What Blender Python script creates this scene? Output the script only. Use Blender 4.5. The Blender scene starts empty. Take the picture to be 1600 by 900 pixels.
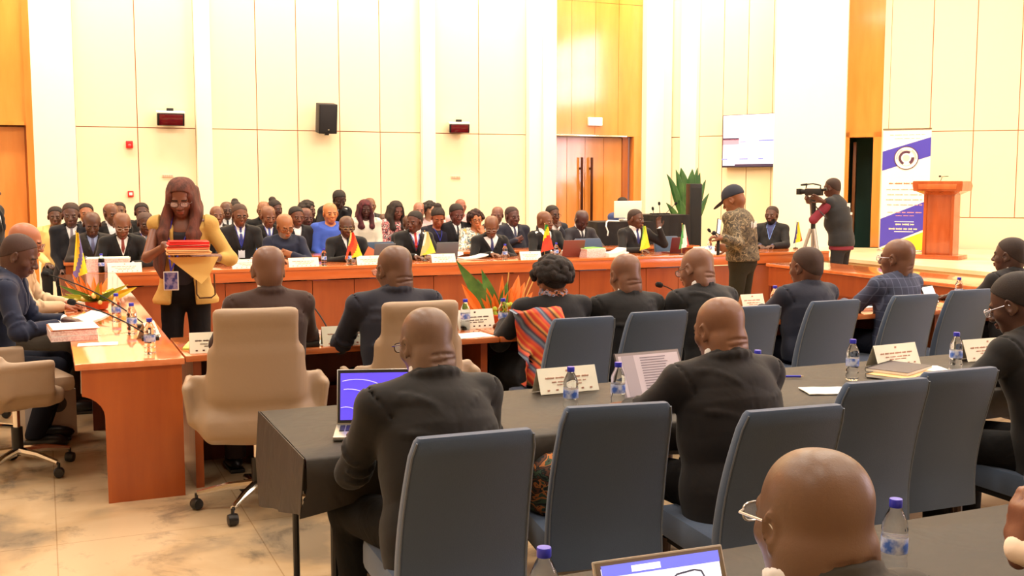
import bpy, bmesh, math, random
import numpy as np
from mathutils import Vector, Matrix, Euler
random.seed(7)
PI = math.pi
C = bpy.context.scene.collection
SC = bpy.context.scene

# ------------------------------------------------------------------ camera
CAM_H, FPX, PITCH, YAW = 1.70, 1690.0, math.radians(5.58), math.radians(23.4)
cd = bpy.data.cameras.new('camera'); cam = bpy.data.objects.new('camera', cd); C.objects.link(cam)
cd.sensor_width = 36.0; cd.sensor_fit = 'HORIZONTAL'; cd.lens = FPX / 1600 * 36
cam.location = (0, 0, CAM_H); cam.rotation_euler = (PI / 2 - PITCH, 0, -YAW)
cd.clip_end = 200; SC.camera = cam
_fw = Vector((math.sin(YAW) * math.cos(PITCH), math.cos(YAW) * math.cos(PITCH), -math.sin(PITCH)))
_rt = Vector((math.cos(YAW), -math.sin(YAW), 0)); _up = _rt.cross(_fw)
def ray(px, py): return (_fw * FPX + _rt * (px - 800) - _up * (py - 450)).normalized()
def onz(px, py, z):
    r = ray(px, py); t = (z - CAM_H) / r.z; return Vector((r.x * t, r.y * t, z))
def onY(px, py, Y):
    r = ray(px, py); t = Y / r.y; return Vector((r.x * t, Y, CAM_H + r.z * t))
def onX(px, py, X):
    r = ray(px, py); t = X / r.x; return Vector((X, r.y * t, CAM_H + r.z * t))
def onAB(px, py, A, B):
    n = Vector((B[1] - A[1], A[0] - B[0], 0)); r = ray(px, py)
    t = (n.x * A[0] + n.y * A[1]) / (n.x * r.x + n.y * r.y)
    return Vector((r.x * t, r.y * t, CAM_H + r.z * t))

# ------------------------------------------------------------------ world, lights, exposure
SC.view_settings.view_transform = 'Standard'; SC.view_settings.look = 'None'
SC.view_settings.gamma = 1.0; SC.view_settings.exposure = 0.0
SC.view_settings.use_curve_mapping = False
w = bpy.data.worlds.new('world'); SC.world = w; w.use_nodes = True
w.node_tree.nodes['Background'].inputs[0].default_value = (0.85, 0.9, 1.0, 1)
w.node_tree.nodes['Background'].inputs[1].default_value = 1.0
SC.cycles.use_denoising = True
SC.cycles.max_bounces = 6; SC.cycles.diffuse_bounces = 3; SC.cycles.glossy_bounces = 3
SC.cycles.transmission_bounces = 6; SC.cycles.transparent_max_bounces = 8
SC.cycles.sample_clamp_indirect = 6.0; SC.cycles.caustics_reflective = False; SC.cycles.caustics_refractive = False

def area(name, loc, rot, sx, sy, power, col):
    l = bpy.data.lights.new(name, 'AREA'); l.shape = 'RECTANGLE'; l.size = sx; l.size_y = sy
    l.energy = power; l.color = col
    o = bpy.data.objects.new(name, l); C.objects.link(o); o.location = loc; o.rotation_euler = rot
    return o
WARM = (1.0, 0.92, 0.80)
KEY = 185
for ix in range(4):                                   # recessed ceiling panels over the room
    for iy in range(3):
        area('ceiling_panel_light', (-3.0 + ix * 4.2, 1.0 + iy * 4.4, 6.9), (0, 0, 0), 1.6, 1.6, (112, 155, 215)[iy], WARM)
for ix in range(7):                                   # wall-washer downlights along the back wall
    area('wall_washer_light', (-6.5 + ix * 2.75, 15.9, 6.9), (math.radians(16), 0, 0), 1.6, .5, 190, (1.0, .87, .67))
area('wall_washer_light', (8.9, 14.0, 6.9), (math.radians(-6), math.radians(12), 0), 1.5, 1.5, 170, (1.0, .88, .64))
area('stage_light', (11.2, 11.0, 6.9), (0, math.radians(-14), 0), 2.2, 2.2, 250, (1.0, .9, .68))
area('stage_light', (12.2, 8.0, 6.9), (0, 0, 0), 2.2, 2.2, 200, (1.0, .9, .68))

# ------------------------------------------------------------------ materials
def lin(c): return tuple(((v / 255) / 12.92 if v / 255 <= .04045 else ((v / 255 + .055) / 1.055) ** 2.4) for v in c[:3]) + (1,)
_MC = {}
def mat(name, col, rough=.6, metal=0, spec=.5, bump=None, var=None, trans=0, ior=1.45, emit=None, coat=0, scale3=None, sheen=0):
    """bump=(noise scale, strength, distance)  var=(scale, colour2, low, high)"""
    key = (name, tuple(col), rough, metal, spec, bump, var, trans, emit, coat, scale3, sheen)
    if key in _MC: return _MC[key]
    m = bpy.data.materials.new(name); m.use_nodes = True; nt = m.node_tree; N = nt.nodes; b = N['Principled BSDF']
    b.inputs['Base Color'].default_value = lin(col); b.inputs['Roughness'].default_value = rough
    b.inputs['Metallic'].default_value = metal; b.inputs['Specular IOR Level'].default_value = spec
    b.inputs['IOR'].default_value = ior
    if trans: b.inputs['Transmission Weight'].default_value = trans
    if coat: b.inputs['Coat Weight'].default_value = coat; b.inputs['Coat Roughness'].default_value = .08
    if sheen: b.inputs['Sheen Weight'].default_value = sheen; b.inputs['Sheen Roughness'].default_value = .5
    if emit: b.inputs['Emission Color'].default_value = lin(emit[0]); b.inputs['Emission Strength'].default_value = emit[1]
    if bump or var:
        tc = N.new('ShaderNodeTexCoord'); src = tc.outputs['Object']
        if scale3:
            mp = N.new('ShaderNodeMapping'); mp.inputs['Scale'].default_value = scale3
            nt.links.new(src, mp.inputs[0]); src = mp.outputs[0]
        if bump:
            n = N.new('ShaderNodeTexNoise'); n.inputs['Scale'].default_value = bump[0]; n.inputs['Detail'].default_value = 3
            n.inputs['Distortion'].default_value = .6
            bp = N.new('ShaderNodeBump'); bp.inputs['Strength'].default_value = bump[1]; bp.inputs['Distance'].default_value = bump[2]
            nt.links.new(src, n.inputs['Vector']); nt.links.new(n.outputs[0], bp.inputs['Height']); nt.links.new(bp.outputs[0], b.inputs['Normal'])
        if var:
            n = N.new('ShaderNodeTexNoise'); n.inputs['Scale'].default_value = var[0]; n.inputs['Detail'].default_value = 5
            r = N.new('ShaderNodeValToRGB'); r.color_ramp.elements[0].color = lin(col); r.color_ramp.elements[1].color = lin(var[1])
            r.color_ramp.elements[0].position = var[2]; r.color_ramp.elements[1].position = var[3]
            nt.links.new(src, n.inputs['Vector']); nt.links.new(n.outputs[0], r.inputs[0]); nt.links.new(r.outputs[0], b.inputs['Base Color'])
    _MC[key] = m; return m
def wood(name, col, col2, rough=.25, coat=.5, sc=(9, 9, .7), spec=.5):
    return mat(name, col, rough, var=(2.2, col2, .35, .7), scale3=sc, coat=coat, spec=spec)
def stripes(name, cols, scale, rough=.7, distort=2.0, kind='BANDS'):
    m = bpy.data.materials.new(name); m.use_nodes = True; nt = m.node_tree; N = nt.nodes; b = N['Principled BSDF']
    b.inputs['Roughness'].default_value = rough
    tc = N.new('ShaderNodeTexCoord'); mp = N.new('ShaderNodeMapping'); mp.inputs['Rotation'].default_value = (0, .6, 0); nt.links.new(tc.outputs['Object'], mp.inputs[0]); wv = N.new('ShaderNodeTexWave'); wv.inputs['Detail'].default_value = 3; wv.inputs['Scale'].default_value = scale
    wv.inputs['Distortion'].default_value = distort; wv.wave_profile = 'SAW'; wv.bands_direction = 'X'
    r = N.new('ShaderNodeValToRGB'); r.color_ramp.interpolation = 'LINEAR'
    r.color_ramp.elements.remove(r.color_ramp.elements[1]); r.color_ramp.elements[0].color = lin(cols[0])
    for i, c in enumerate(cols[1:]):
        e = r.color_ramp.elements.new((i + 1) / len(cols)); e.color = lin(c)
    nt.links.new(mp.outputs[0], wv.inputs['Vector']); nt.links.new(wv.outputs['Fac'], r.inputs[0]); nt.links.new(r.outputs[0], b.inputs['Base Color'])
    return m
def patches(name, cols, scale, rough=.8):
    m = bpy.data.materials.new(name); m.use_nodes = True; nt = m.node_tree; N = nt.nodes; b = N['Principled BSDF']
    b.inputs['Roughness'].default_value = rough
    tc = N.new('ShaderNodeTexCoord'); n = N.new('ShaderNodeTexNoise'); n.inputs['Scale'].default_value = scale
    n.inputs['Detail'].default_value = 3; n.inputs['Distortion'].default_value = 1.2
    r = N.new('ShaderNodeValToRGB'); r.color_ramp.interpolation = 'CONSTANT'
    r.color_ramp.elements.remove(r.color_ramp.elements[1]); r.color_ramp.elements[0].color = lin(cols[0])
    for i, c in enumerate(cols[1:]):
        e = r.color_ramp.elements.new(.36 + .28 * (i + .5) / (len(cols) - 1)); e.color = lin(c)
    nt.links.new(tc.outputs['Object'], n.inputs['Vector']); nt.links.new(n.outputs[0], r.inputs[0]); nt.links.new(r.outputs[0], b.inputs['Base Color'])
    return m

# ------------------------------------------------------------------ object helpers
def link(o, parent=None):
    C.objects.link(o)
    if parent: o.parent = parent
    return o
def tag(o, label=None, cat=None, group=None, kind=None):
    if label: o['label'] = label
    if cat: o['category'] = cat
    if group: o['group'] = group
    if kind: o['kind'] = kind
    return o
def thing(name, label, cat, loc=(0, 0, 0), rz=0, group=None):
    o = bpy.data.objects.new(name, None); C.objects.link(o); o.empty_display_size = .1
    o.location = loc; o.rotation_euler = (0, 0, rz); return tag(o, label, cat, group)
def copy_tree(o, parent=None):
    c = o.copy(); C.objects.link(c)
    if parent: c.parent = parent
    for ch in list(o.children): copy_tree(ch, c)
    return c
class MB:
    """collects shapes into one mesh"""
    def __init__(s): s.bm = bmesh.new()
    def box(s, c, h, rot=None, bev=0, taper=None):
        M = Matrix.Translation(c) @ (rot.to_4x4() if rot is not None else Matrix.Identity(4))
        r = bmesh.ops.create_cube(s.bm, size=2)
        for v in r['verts']:
            k = 1.0
            if taper and v.co.z > 0: v.co.x *= taper; v.co.y *= taper
            v.co = M @ Vector((v.co.x * h[0], v.co.y * h[1], v.co.z * h[2]))
        if bev:
            es = list({e for v in r['verts'] for e in v.link_edges})
            bmesh.ops.bevel(s.bm, geom=es, offset=bev, segments=2, affect='EDGES', profile=.6)
        return s
    def ring(s, pts): return [s.bm.verts.new(p) for p in pts]
    def skin(s, rings, cap=True, close=True):
        n = len(rings[0])
        for a, b in zip(rings, rings[1:]):
            for i in range(n if close else n - 1):
                j = (i + 1) % n; s.bm.faces.new((a[i], a[j], b[j], b[i]))
        if cap: s.bm.faces.new(rings[0][::-1]); s.bm.faces.new(rings[-1])
    def tube(s, pts, rad, n=8, cap=True):
        pts = [Vector(p) for p in pts]; rads = rad if hasattr(rad, '__len__') else [rad] * len(pts)
        rings = []; up = None
        for i, p in enumerate(pts):
            d = (pts[min(i + 1, len(pts) - 1)] - pts[max(i - 1, 0)]).normalized()
            if up is None: up = d.orthogonal().normalized()
            up = (up - d * up.dot(d)).normalized(); sd = d.cross(up)
            rings.append(s.ring([p + (up * math.cos(2 * PI * k / n) + sd * math.sin(2 * PI * k / n)) * rads[i] for k in range(n)]))
        s.skin(rings, cap); return s
    def lathe(s, prof, n=20, c=(0, 0, 0), sx=1, sy=1):
        rings = [s.ring([(c[0] + r * sx * math.cos(2 * PI * k / n), c[1] + r * sy * math.sin(2 * PI * k / n), c[2] + z) for k in range(n)]) for r, z in prof]
        s.skin(rings, True); return s
    def ball(s, c, r, u=12, v=8, R=None):
        q = bmesh.ops.create_uvsphere(s.bm, u_segments=u, v_segments=v, radius=1)
        for t in q['verts']:
            p = Vector((t.co.x * r[0], t.co.y * r[1], t.co.z * r[2]))
            if R is not None: p = R @ p
            t.co = p + Vector(c)
        return s
    def poly(s, pts, thick=None, n=None):
        vs = s.ring(pts); f = s.bm.faces.new(vs)
        if thick:
            f.normal_update(); nn = f.normal if n is None else Vector(n)
            r = bmesh.ops.extrude_face_region(s.bm, geom=[f])
            for v in r['geom']:
                if isinstance(v, bmesh.types.BMVert): v.co += nn * thick
        return s
    def sheet(s, P, thick, up=(0, 0, 1)):
        """P: grid of points [[...]] -> thick sheet"""
        up = Vector(up); A = [s.ring([Vector(p) for p in row]) for row in P]; B = [s.ring([Vector(p) - up * thick for p in row]) for row in P]
        n, m = len(P), len(P[0])
        for i in range(n - 1):
            for j in range(m - 1):
                s.bm.faces.new((A[i][j], A[i][j + 1], A[i + 1][j + 1], A[i + 1][j])); s.bm.faces.new((B[i][j], B[i + 1][j], B[i + 1][j + 1], B[i][j + 1]))
        for i in range(n - 1):
            s.bm.faces.new((A[i][0], A[i + 1][0], B[i + 1][0], B[i][0])); s.bm.faces.new((A[i][-1], B[i][-1], B[i + 1][-1], A[i + 1][-1]))
        for j in range(m - 1):
            s.bm.faces.new((A[0][j], B[0][j], B[0][j + 1], A[0][j + 1])); s.bm.faces.new((A[-1][j], A[-1][j + 1], B[-1][j + 1], B[-1][j]))
        return s
    def mi(s, i):
        for f in s.bm.faces:
            if not f.tag: f.material_index = i; f.tag = True
        return s
    def build(s, name, m, parent=None, smooth=True, angle=35):
        bmesh.ops.recalc_face_normals(s.bm, faces=s.bm.faces)
        me = bpy.data.meshes.new(name)
        if smooth:
            for f in s.bm.faces: f.smooth = True
            for e in s.bm.edges:
                if len(e.link_faces) == 2 and e.calc_face_angle(0) > math.radians(angle): e.smooth = False
        s.bm.to_mesh(me); s.bm.free()
        ms = m if isinstance(m, (list, tuple)) else [m]
        for q in ms: me.materials.append(q)
        return link(bpy.data.objects.new(name, me), parent)
def rz3(a): return Matrix.Rotation(a, 3, 'Z')
def rx3(a): return Matrix.Rotation(a, 3, 'X')
def ry3(a): return Matrix.Rotation(a, 3, 'Y')

# ------------------------------------------------------------------ implicit-surface modeller
def axis(lo, hi, fine, hf, hc):
    out = [lo]; 
    while out[-1] < hi:
        p = out[-1]; h = hc
        if fine and fine[0] - hc < p < fine[1]: h = hf
        out.append(p + h)
    return np.array(out, dtype=np.float32)
class Field:
    def __init__(s, lo, hi, hc, fine=None, hf=None):
        f = fine or [None] * 3; hf = hf or hc
        s.ax = [axis(lo[i], hi[i], f[i], hf, hc) for i in range(3)]
        s.F = np.full([len(a) for a in s.ax], 1.0, np.float32)
    def win(s, lo, hi):
        sl = []
        for i in range(3):
            a, b = np.searchsorted(s.ax[i], lo[i]), np.searchsorted(s.ax[i], hi[i])
            if b <= a: return None
            sl.append(slice(max(a - 1, 0), b + 1))
        return tuple(sl)
    def pts(s, w):
        return s.ax[0][w[0]][:, None, None], s.ax[1][w[1]][None, :, None], s.ax[2][w[2]][None, None, :]
    def comb(s, w, d, k, op):
        F = s.F[w]
        if op == '+':
            h = np.maximum(k - np.abs(F - d), 0); s.F[w] = np.minimum(F, d) - h * h / (4 * k)
        elif op == '-':
            d = -d; h = np.maximum(k - np.abs(F - d), 0); s.F[w] = np.maximum(F, d) + h * h / (4 * k)
    def cone(s, a, b, ra, rb, k=.02, R=None, sc=(1, 1, 1), op='+'):
        a = np.array(a, float); b = np.array(b, float); m = max(ra, rb) * max(sc) + k + .02
        w = s.win(np.minimum(a, b) - m, np.maximum(a, b) + m)
        if w is None: return
        X, Y, Z = s.pts(w); R = np.eye(3) if R is None else R
        T = (R / np.array(sc)).T                      # world -> scaled local
        def tr(x, y, z): return (T[0, 0] * x + T[0, 1] * y + T[0, 2] * z, T[1, 0] * x + T[1, 1] * y + T[1, 2] * z, T[2, 0] * x + T[2, 1] * y + T[2, 2] * z)
        x, y, z = tr(X - a[0], Y - a[1], Z - a[2]); bb = T @ (b - a); L = float(bb @ bb) + 1e-9
        t = np.clip((x * bb[0] + y * bb[1] + z * bb[2]) / L, 0, 1)
        d = np.sqrt((x - t * bb[0]) ** 2 + (y - t * bb[1]) ** 2 + (z - t * bb[2]) ** 2) - (ra + (rb - ra) * t)
        s.comb(w, d.astype(np.float32) * min(sc), k, op)
    def ell(s, c, r, k=.01, R=None, op='+'):
        c = np.array(c, float); m = max(r) + k + .015; w = s.win(c - m, c + m)
        if w is None: return
        X, Y, Z = s.pts(w); R = np.eye(3) if R is None else R; T = R.T
        x, y, z = X - c[0], Y - c[1], Z - c[2]
        x, y, z = T[0, 0] * x + T[0, 1] * y + T[0, 2] * z, T[1, 0] * x + T[1, 1] * y + T[1, 2] * z, T[2, 0] * x + T[2, 1] * y + T[2, 2] * z
        k0 = np.sqrt((x / r[0]) ** 2 + (y / r[1]) ** 2 + (z / r[2]) ** 2); k1 = np.sqrt((x / r[0] ** 2) ** 2 + (y / r[1] ** 2) ** 2 + (z / r[2] ** 2) ** 2) + 1e-6
        s.comb(w, (k0 * (k0 - 1) / k1).astype(np.float32), k, op)
    def box(s, c, h, rad=.01, k=.01, R=None, op='+', curve=None):
        c = np.array(c, float); m = float(np.linalg.norm(h)) + k + .02; w = s.win(c - m, c + m)
        if w is None: return
        X, Y, Z = s.pts(w); R = np.eye(3) if R is None else R; T = R.T
        x, y, z = X - c[0], Y - c[1], Z - c[2]
        x, y, z = T[0, 0] * x + T[0, 1] * y + T[0, 2] * z, T[1, 0] * x + T[1, 1] * y + T[1, 2] * z, T[2, 0] * x + T[2, 1] * y + T[2, 2] * z
        if curve: y = y - curve * x * x
        qx, qy, qz = np.abs(x) - h[0] + rad, np.abs(y) - h[1] + rad, np.abs(z) - h[2] + rad
        d = np.sqrt(np.maximum(qx, 0) ** 2 + np.maximum(qy, 0) ** 2 + np.maximum(qz, 0) ** 2) + np.minimum(np.maximum(qx, np.maximum(qy, qz)), 0) - rad
        s.comb(w, d.astype(np.float32), k, op)
    def half(s, lo, hi, p, n, k=.004):
        """keep the side of the plane opposite to n inside the window"""
        w = s.win(lo, hi)
        if w is None: return
        X, Y, Z = s.pts(w); n = np.array(n, float); n /= np.linalg.norm(n)
        d = ((X - p[0]) * n[0] + (Y - p[1]) * n[1] + (Z - p[2]) * n[2]).astype(np.float32)
        s.comb(w, -d, k, '-')
    def front(s, x, z, sgn=1):
        """surface position along y at (x, z)"""
        i = min(np.searchsorted(s.ax[0], x), len(s.ax[0]) - 1); j = min(np.searchsorted(s.ax[2], z), len(s.ax[2]) - 1)
        col = np.nonzero(s.F[i, :, j] < 0)[0]
        if len(col) == 0: return None
        return float(s.ax[1][col[-1] if sgn > 0 else col[0]]) + sgn * .5 * abs(float(s.ax[1][1] - s.ax[1][0]))
    def mesh(s, name, mats, parent=None, zone=None, wob=0, seed=0):
        F = s.F; S = F < 0; nx, ny, nz = F.shape
        c = np.zeros((nx - 1, ny - 1, nz - 1), np.int8)
        for i in (0, 1):
            for j in (0, 1):
                for k in (0, 1): c += S[i:nx - 1 + i, j:ny - 1 + j, k:nz - 1 + k]
        act = (c > 0) & (c < 8); I = np.argwhere(act)
        if len(I) == 0: return None
        idx = np.full(act.shape, -1, np.int64); idx[act] = np.arange(len(I))
        P = np.zeros((len(I), 3)); W = np.zeros(len(I))
        for ax in range(3):
            o1, o2 = [a for a in range(3) if a != ax]
            for u in (0, 1):
                for v in (0, 1):
                    A = I.copy(); A[:, o1] += u; A[:, o2] += v; B = A.copy(); B[:, ax] += 1
                    fa = F[A[:, 0], A[:, 1], A[:, 2]].astype(float); fb = F[B[:, 0], B[:, 1], B[:, 2]].astype(float)
                    m = (fa < 0) != (fb < 0); t = np.where(m, fa / np.where(m, fa - fb, 1), 0)
                    Q = np.stack([s.ax[q][A[:, q]] for q in range(3)], 1).astype(float)
                    Q[:, ax] += t * (s.ax[ax][B[:, ax]] - s.ax[ax][A[:, ax]])
                    P += Q * m[:, None]; W += m
        P /= W[:, None]; faces = []
        for ax in range(3):
            o1, o2 = (ax + 1) % 3, (ax + 2) % 3
            sa = [slice(None)] * 3; sb = [slice(None)] * 3; sa[ax] = slice(0, -1); sb[ax] = slice(1, None)
            Sa, Sb = S[tuple(sa)], S[tuple(sb)]; E = np.argwhere(Sa != Sb)
            ok = (E[:, o1] > 0) & (E[:, o1] < F.shape[o1] - 1) & (E[:, o2] > 0) & (E[:, o2] < F.shape[o2] - 1); E = E[ok]
            sg = Sa[E[:, 0], E[:, 1], E[:, 2]]
            def at(d1, d2):
                G = E.copy(); G[:, o1] += d1; G[:, o2] += d2; return idx[G[:, 0], G[:, 1], G[:, 2]]
            q = np.stack([at(-1, -1), at(0, -1), at(0, 0), at(-1, 0)], 1)
            q[~sg] = q[~sg][:, ::-1]; faces.append(q)
        Q = np.concatenate(faces); Q = Q[(Q >= 0).all(1)]
        if wob:
            p = P * 1.0; ph = seed * 1.7
            f1 = np.sin(26 * p[:, 2] + 14 * p[:, 0] + 2.6 * np.sin(8 * p[:, 1] + ph) + 2.0 * np.sin(7 * p[:, 0] - 4 * p[:, 2] + ph))
            f2 = np.sin(30 * p[:, 0] - 19 * p[:, 2] + 2.2 * np.sin(9 * p[:, 2] + ph) + 12 * p[:, 1])
            d = wob * (np.abs(f1) ** .6 - .6) * .8 + wob * .3 * f2
            msk = (np.clip(np.sin(5 * p[:, 0] + 7 * p[:, 1] - 6 * p[:, 2] + ph) * .6 + .5, 0, 1)) ** 1.3
            cen = P.mean(0); nrm = P - np.stack([np.full(len(P), cen[0]) * .0 + P[:, 0] * .3, np.full(len(P), cen[1]), P[:, 2]], 1)
            nrm /= np.linalg.norm(nrm, axis=1)[:, None] + 1e-6; P = P + nrm * (d * msk)[:, None]
        me = bpy.data.meshes.new(name); me.vertices.add(len(P)); me.vertices.foreach_set('co', P.astype(np.float32).ravel())
        me.loops.add(len(Q) * 4); me.loops.foreach_set('vertex_index', Q.astype(np.int32).ravel())
        me.polygons.add(len(Q)); me.polygons.foreach_set('loop_start', np.arange(0, len(Q) * 4, 4, dtype=np.int32))
        for q in (mats if isinstance(mats, (list, tuple)) else [mats]): me.materials.append(q)
        if zone is not None:
            me.polygons.foreach_set('material_index', zone(P[Q].mean(1)).astype(np.int32))
        me.update(calc_edges=True); me.polygons.foreach_set('use_smooth', np.ones(len(Q), bool)); me.validate()
        return link(bpy.data.objects.new(name, me), parent)
def NR(ax, a):
    c, s_ = math.cos(a), math.sin(a)
    return np.array({'x': [[1, 0, 0], [0, c, -s_], [0, s_, c]], 'y': [[c, 0, s_], [0, 1, 0], [-s_, 0, c]], 'z': [[c, -s_, 0], [s_, c, 0], [0, 0, 1]]}[ax])
# ------------------------------------------------------------------ people
def unit(v):
    v = np.array(v, float); return v / (np.linalg.norm(v) + 1e-9)
def ik(S, T, l1, l2, pole):
    S = np.array(S, float); T = np.array(T, float); v = T - S; d = np.linalg.norm(v)
    if d > (l1 + l2) * .995: T = S + v / d * (l1 + l2) * .995; v = T - S; d = np.linalg.norm(v)
    u = v / d; a = (l1 * l1 - l2 * l2 + d * d) / (2 * d); h = math.sqrt(max(l1 * l1 - a * a, 1e-6))
    p = np.array(pole, float); p = p - u * (p @ u); p = unit(p)
    return S + u * a + p * h, T
def hand(F, W, f, n, side, curl=.5, k=.006, sp=1.0, point=False):
    """W wrist, f fingers direction, n palm normal, side: +1 when the thumb is on the f x n side"""
    f = unit(f); n = unit(np.array(n, float) - f * (np.array(n, float) @ f)); t = np.cross(f, n) * side
    R = np.stack([t, n, f], 1)
    F.box(W + f * .048, (.039, .0135, .048), .013, .012, R)
    F.cone(W - f * .02, W + f * .02, .026, .028, .015, R, (1, .75, 1))
    for i, (o, L, ct) in enumerate(((.031, .068, 0), (.0105, .078, 0), (-.0105, .072, .04), (-.031, .056, .1))):
        b = W + f * .09 + t * o * sp; c0 = 0 if (point and i == 0) else curl * (1 + ct)
        p = b; seg = (L * .46, L * .31, L * .25); an = c0 * .55; sd = f + t * (o * 2.2 * (sp - .6)); r = (.0095, .0088, .0078, .0066)
        for q in range(3):
            e = p + (unit(sd) * math.cos(an) + n * math.sin(an)) * seg[q]; F.cone(p, e, r[q], r[q + 1], k); p = e; an += c0 * .75
    b = W + f * .028 + t * .032; m = b + unit(f * .7 + t * .62 + n * .35) * .044; e = m + unit(f * .95 + t * .12 + n * .4) * .036
    F.cone(W + f * .02 + t * .018, b, .017, .0145, .01); F.cone(b, m, .014, .011, .008); F.cone(m, e, .0108, .009, .006)

def person(label, loc, rz, o, name='person', group=None):
    """one seated or standing figure; o: dict of options. Local frame: faces +Y."""
    g = o.get('girth', 1.0); stand = o.get('stand', False); zt = o.get('zt', 1.34); hs = o.get('head', 1.04)
    lean = math.radians(o.get('lean', 8)); slean = math.radians(o.get('slean', 0)); near = o.get('res', 'far')
    hyaw, hpit, hrol = (math.radians(v) for v in o.get('look', (0, 0, 0)))   # + yaw: to the person's left; + pitch: down
    skin = o.get('skin', (96, 62, 44)); root = thing(name, label, 'person', loc, rz, group)
    hipz = o.get('hipz', .95 if stand else .55)
    hc, hf = {'far': (.0125, .0075), 'mid': (.009, .0055), 'near': (.0075, .0042)}[near]
    X = np.array([1., 0, 0])
    headup = o.get('hup', .138) * math.cos(lean * .6)
    sp = (zt - .122 * hs - headup - hipz) / (.54 * (.45 * math.cos(lean * .45) + .55 * math.cos(lean * 1.3)) * math.cos(slean)); sp = max(.8, min(1.22, sp))
    def sd(a): return unit([math.tan(slean), math.sin(a), math.cos(a)])
    P0 = np.array([0, 0, hipz]); P1 = P0 + sd(lean * .45) * .243 * sp; P3 = P1 + sd(lean * 1.3) * .257 * sp
    P2 = P1 + (P3 - P1) * .5; NB = P3 + sd(lean * 1.3) * .04 * sp
    up = sd(lean * 1.3); fr = unit(np.cross(up, X))
    ty = math.radians(o.get('twist', 0)); XT = NR('z', ty) @ X; FR = NR('z', ty) @ fr
    H = NB + np.array([math.tan(slean) * .1, math.sin(lean * .6) * .15 + .015 + .035 * abs(math.sin(hpit)), headup])
    RH = NR('z', hyaw) @ NR('x', -hpit) @ NR('y', hrol)
    def hp(x, y, z): return H + RH @ (np.array([x, y, z]) * hs)
    SH = {}; sw = .186 * o.get('sw', 1.0)
    for s in (-1, 1): SH[s] = P3 + XT * s * sw - up * .025 + FR * .012
    # arms
    arms = {}
    A = o.get('arms', {})
    for s in (-1, 1):
        a = A.get(s, o.get('arm', 'table'))
        if a == 'table': tg = np.array([s * .15, .42, .80]); f = (-s * .35, 1, -.12); n = (0, 0, -1); pole = (s * .7, -.15, -1); cu = .55
        elif a == 'desk': tg = np.array([s * .09, .40, .80]); f = (-s * .6, 1, -.1); n = (0, 0, -1); pole = (s * .9, -.1, -.8); cu = .7
        elif a == 'lap': tg = np.array([s * .12, .27, .64]); f = (-s * .5, 1, -.3); n = (0, 0, -1); pole = (s * .6, -.6, -.6); cu = .6
        elif a == 'side': tg = np.array([s * .26, .02, .80]); f = (0, .1, -1); n = (-s, 0, 0); pole = (s * .3, -1, 0); cu = .5
        elif a == 'chin': tg = np.array([s * .06, H[1] + .10, H[2] - .20]); f = (0, -.3, 1); n = (0, -1, 0); pole = (s * .6, .3, -1); cu = 1.1
        elif a == 'chest': tg = np.array([s * .04, P3[1] + .22, P3[2] - .16]); f = (-s * 1, .1, .35); n = (0, -1, 0); pole = (s * .9, .1, -.8); cu = .9
        else: tg, f, n, pole, cu = a
        al = o.get('arml', 1.0)
        E, Wp = ik(SH[s], tg, .285 * al, .25 * al, pole); arms[s] = (SH[s], E, Wp, unit(f), unit(n), cu)
    # legs
    legs = {}
    for s in (-1, 1):
        L = o.get('legs', {}).get(s)
        if L: legs[s] = [np.array(v, float) for v in L]
        elif stand: legs[s] = [np.array([s * .09, 0, hipz - .02]), np.array([s * .10, .03, .50]), np.array([s * .11, -.02, .10])]
        else: legs[s] = [np.array([s * .095, .04, hipz - .02]), np.array([s * .13, .44, hipz - .04]), np.array([s * .13, .42 + .02, .10])]
    pts = [P0, P3, H] + [q for s in (-1, 1) for q in arms[s][:3]] + [q for s in (-1, 1) for q in legs[s]]
    ends = [arms[s][2] + arms[s][3] * .2 for s in (-1, 1)]
    lo = np.min(np.array(pts + ends), 0) - .17; hi = np.max(np.array(pts + ends), 0) + .17; lo[2] = 0.0
    lo = np.minimum(lo, [-.34, -.26, 0]); hi = np.maximum(hi, [.34, .25, 0])
    fine = [(H[0] - .11, H[0] + .11), (H[1] - .15, H[1] + .15), (H[2] - .16, H[2] + .14)]
    B = Field(lo, hi, hc, fine, hf)
    scl = o.get('ratio', 1.42)
    RT = np.stack([XT, FR, up], 1); R0 = np.stack([X, np.cross(sd(lean * .45), X), sd(lean * .45)], 1)
    def torso(F, e, bel=0):
        F.cone(P0 - np.array([0, 0, .02]), P1, .125 * g + e, .112 * g + e, .05, R0, (scl, 1, 1))
        F.cone(P1, P2 + up * .03, .112 * g + e, .122 * (g * .5 + .5) + e, .05, RT, (scl, 1, 1))
        F.cone(P2, P3 - up * .055, .122 * (g * .5 + .5) + e, .10 + e, .05, RT, (scl, 1, 1))
        if g > 1.02: F.ell(P1 + fr * .05 * g - sd(0) * .02, (.15 * g + e, .13 * g + e, .15), .06)
        for s in (-1, 1):
            F.cone(NB + XT * s * .035 - up * .02 - FR * .01, SH[s] + up * .012, .05 + e, .052 + e, .045)
            if e > .01: F.ell(SH[s] + up * .022 - XT * s * .02, (.075, .068, .048), .03, RT)
    def neck(F, e):
        F.cone(NB - up * .05, hp(0, -.028, -.045), .066 * o.get('nk', 1) + e, .063 * o.get('nk', 1) + e, .03)
    # body
    torso(B, -.02); neck(B, 0)
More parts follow.
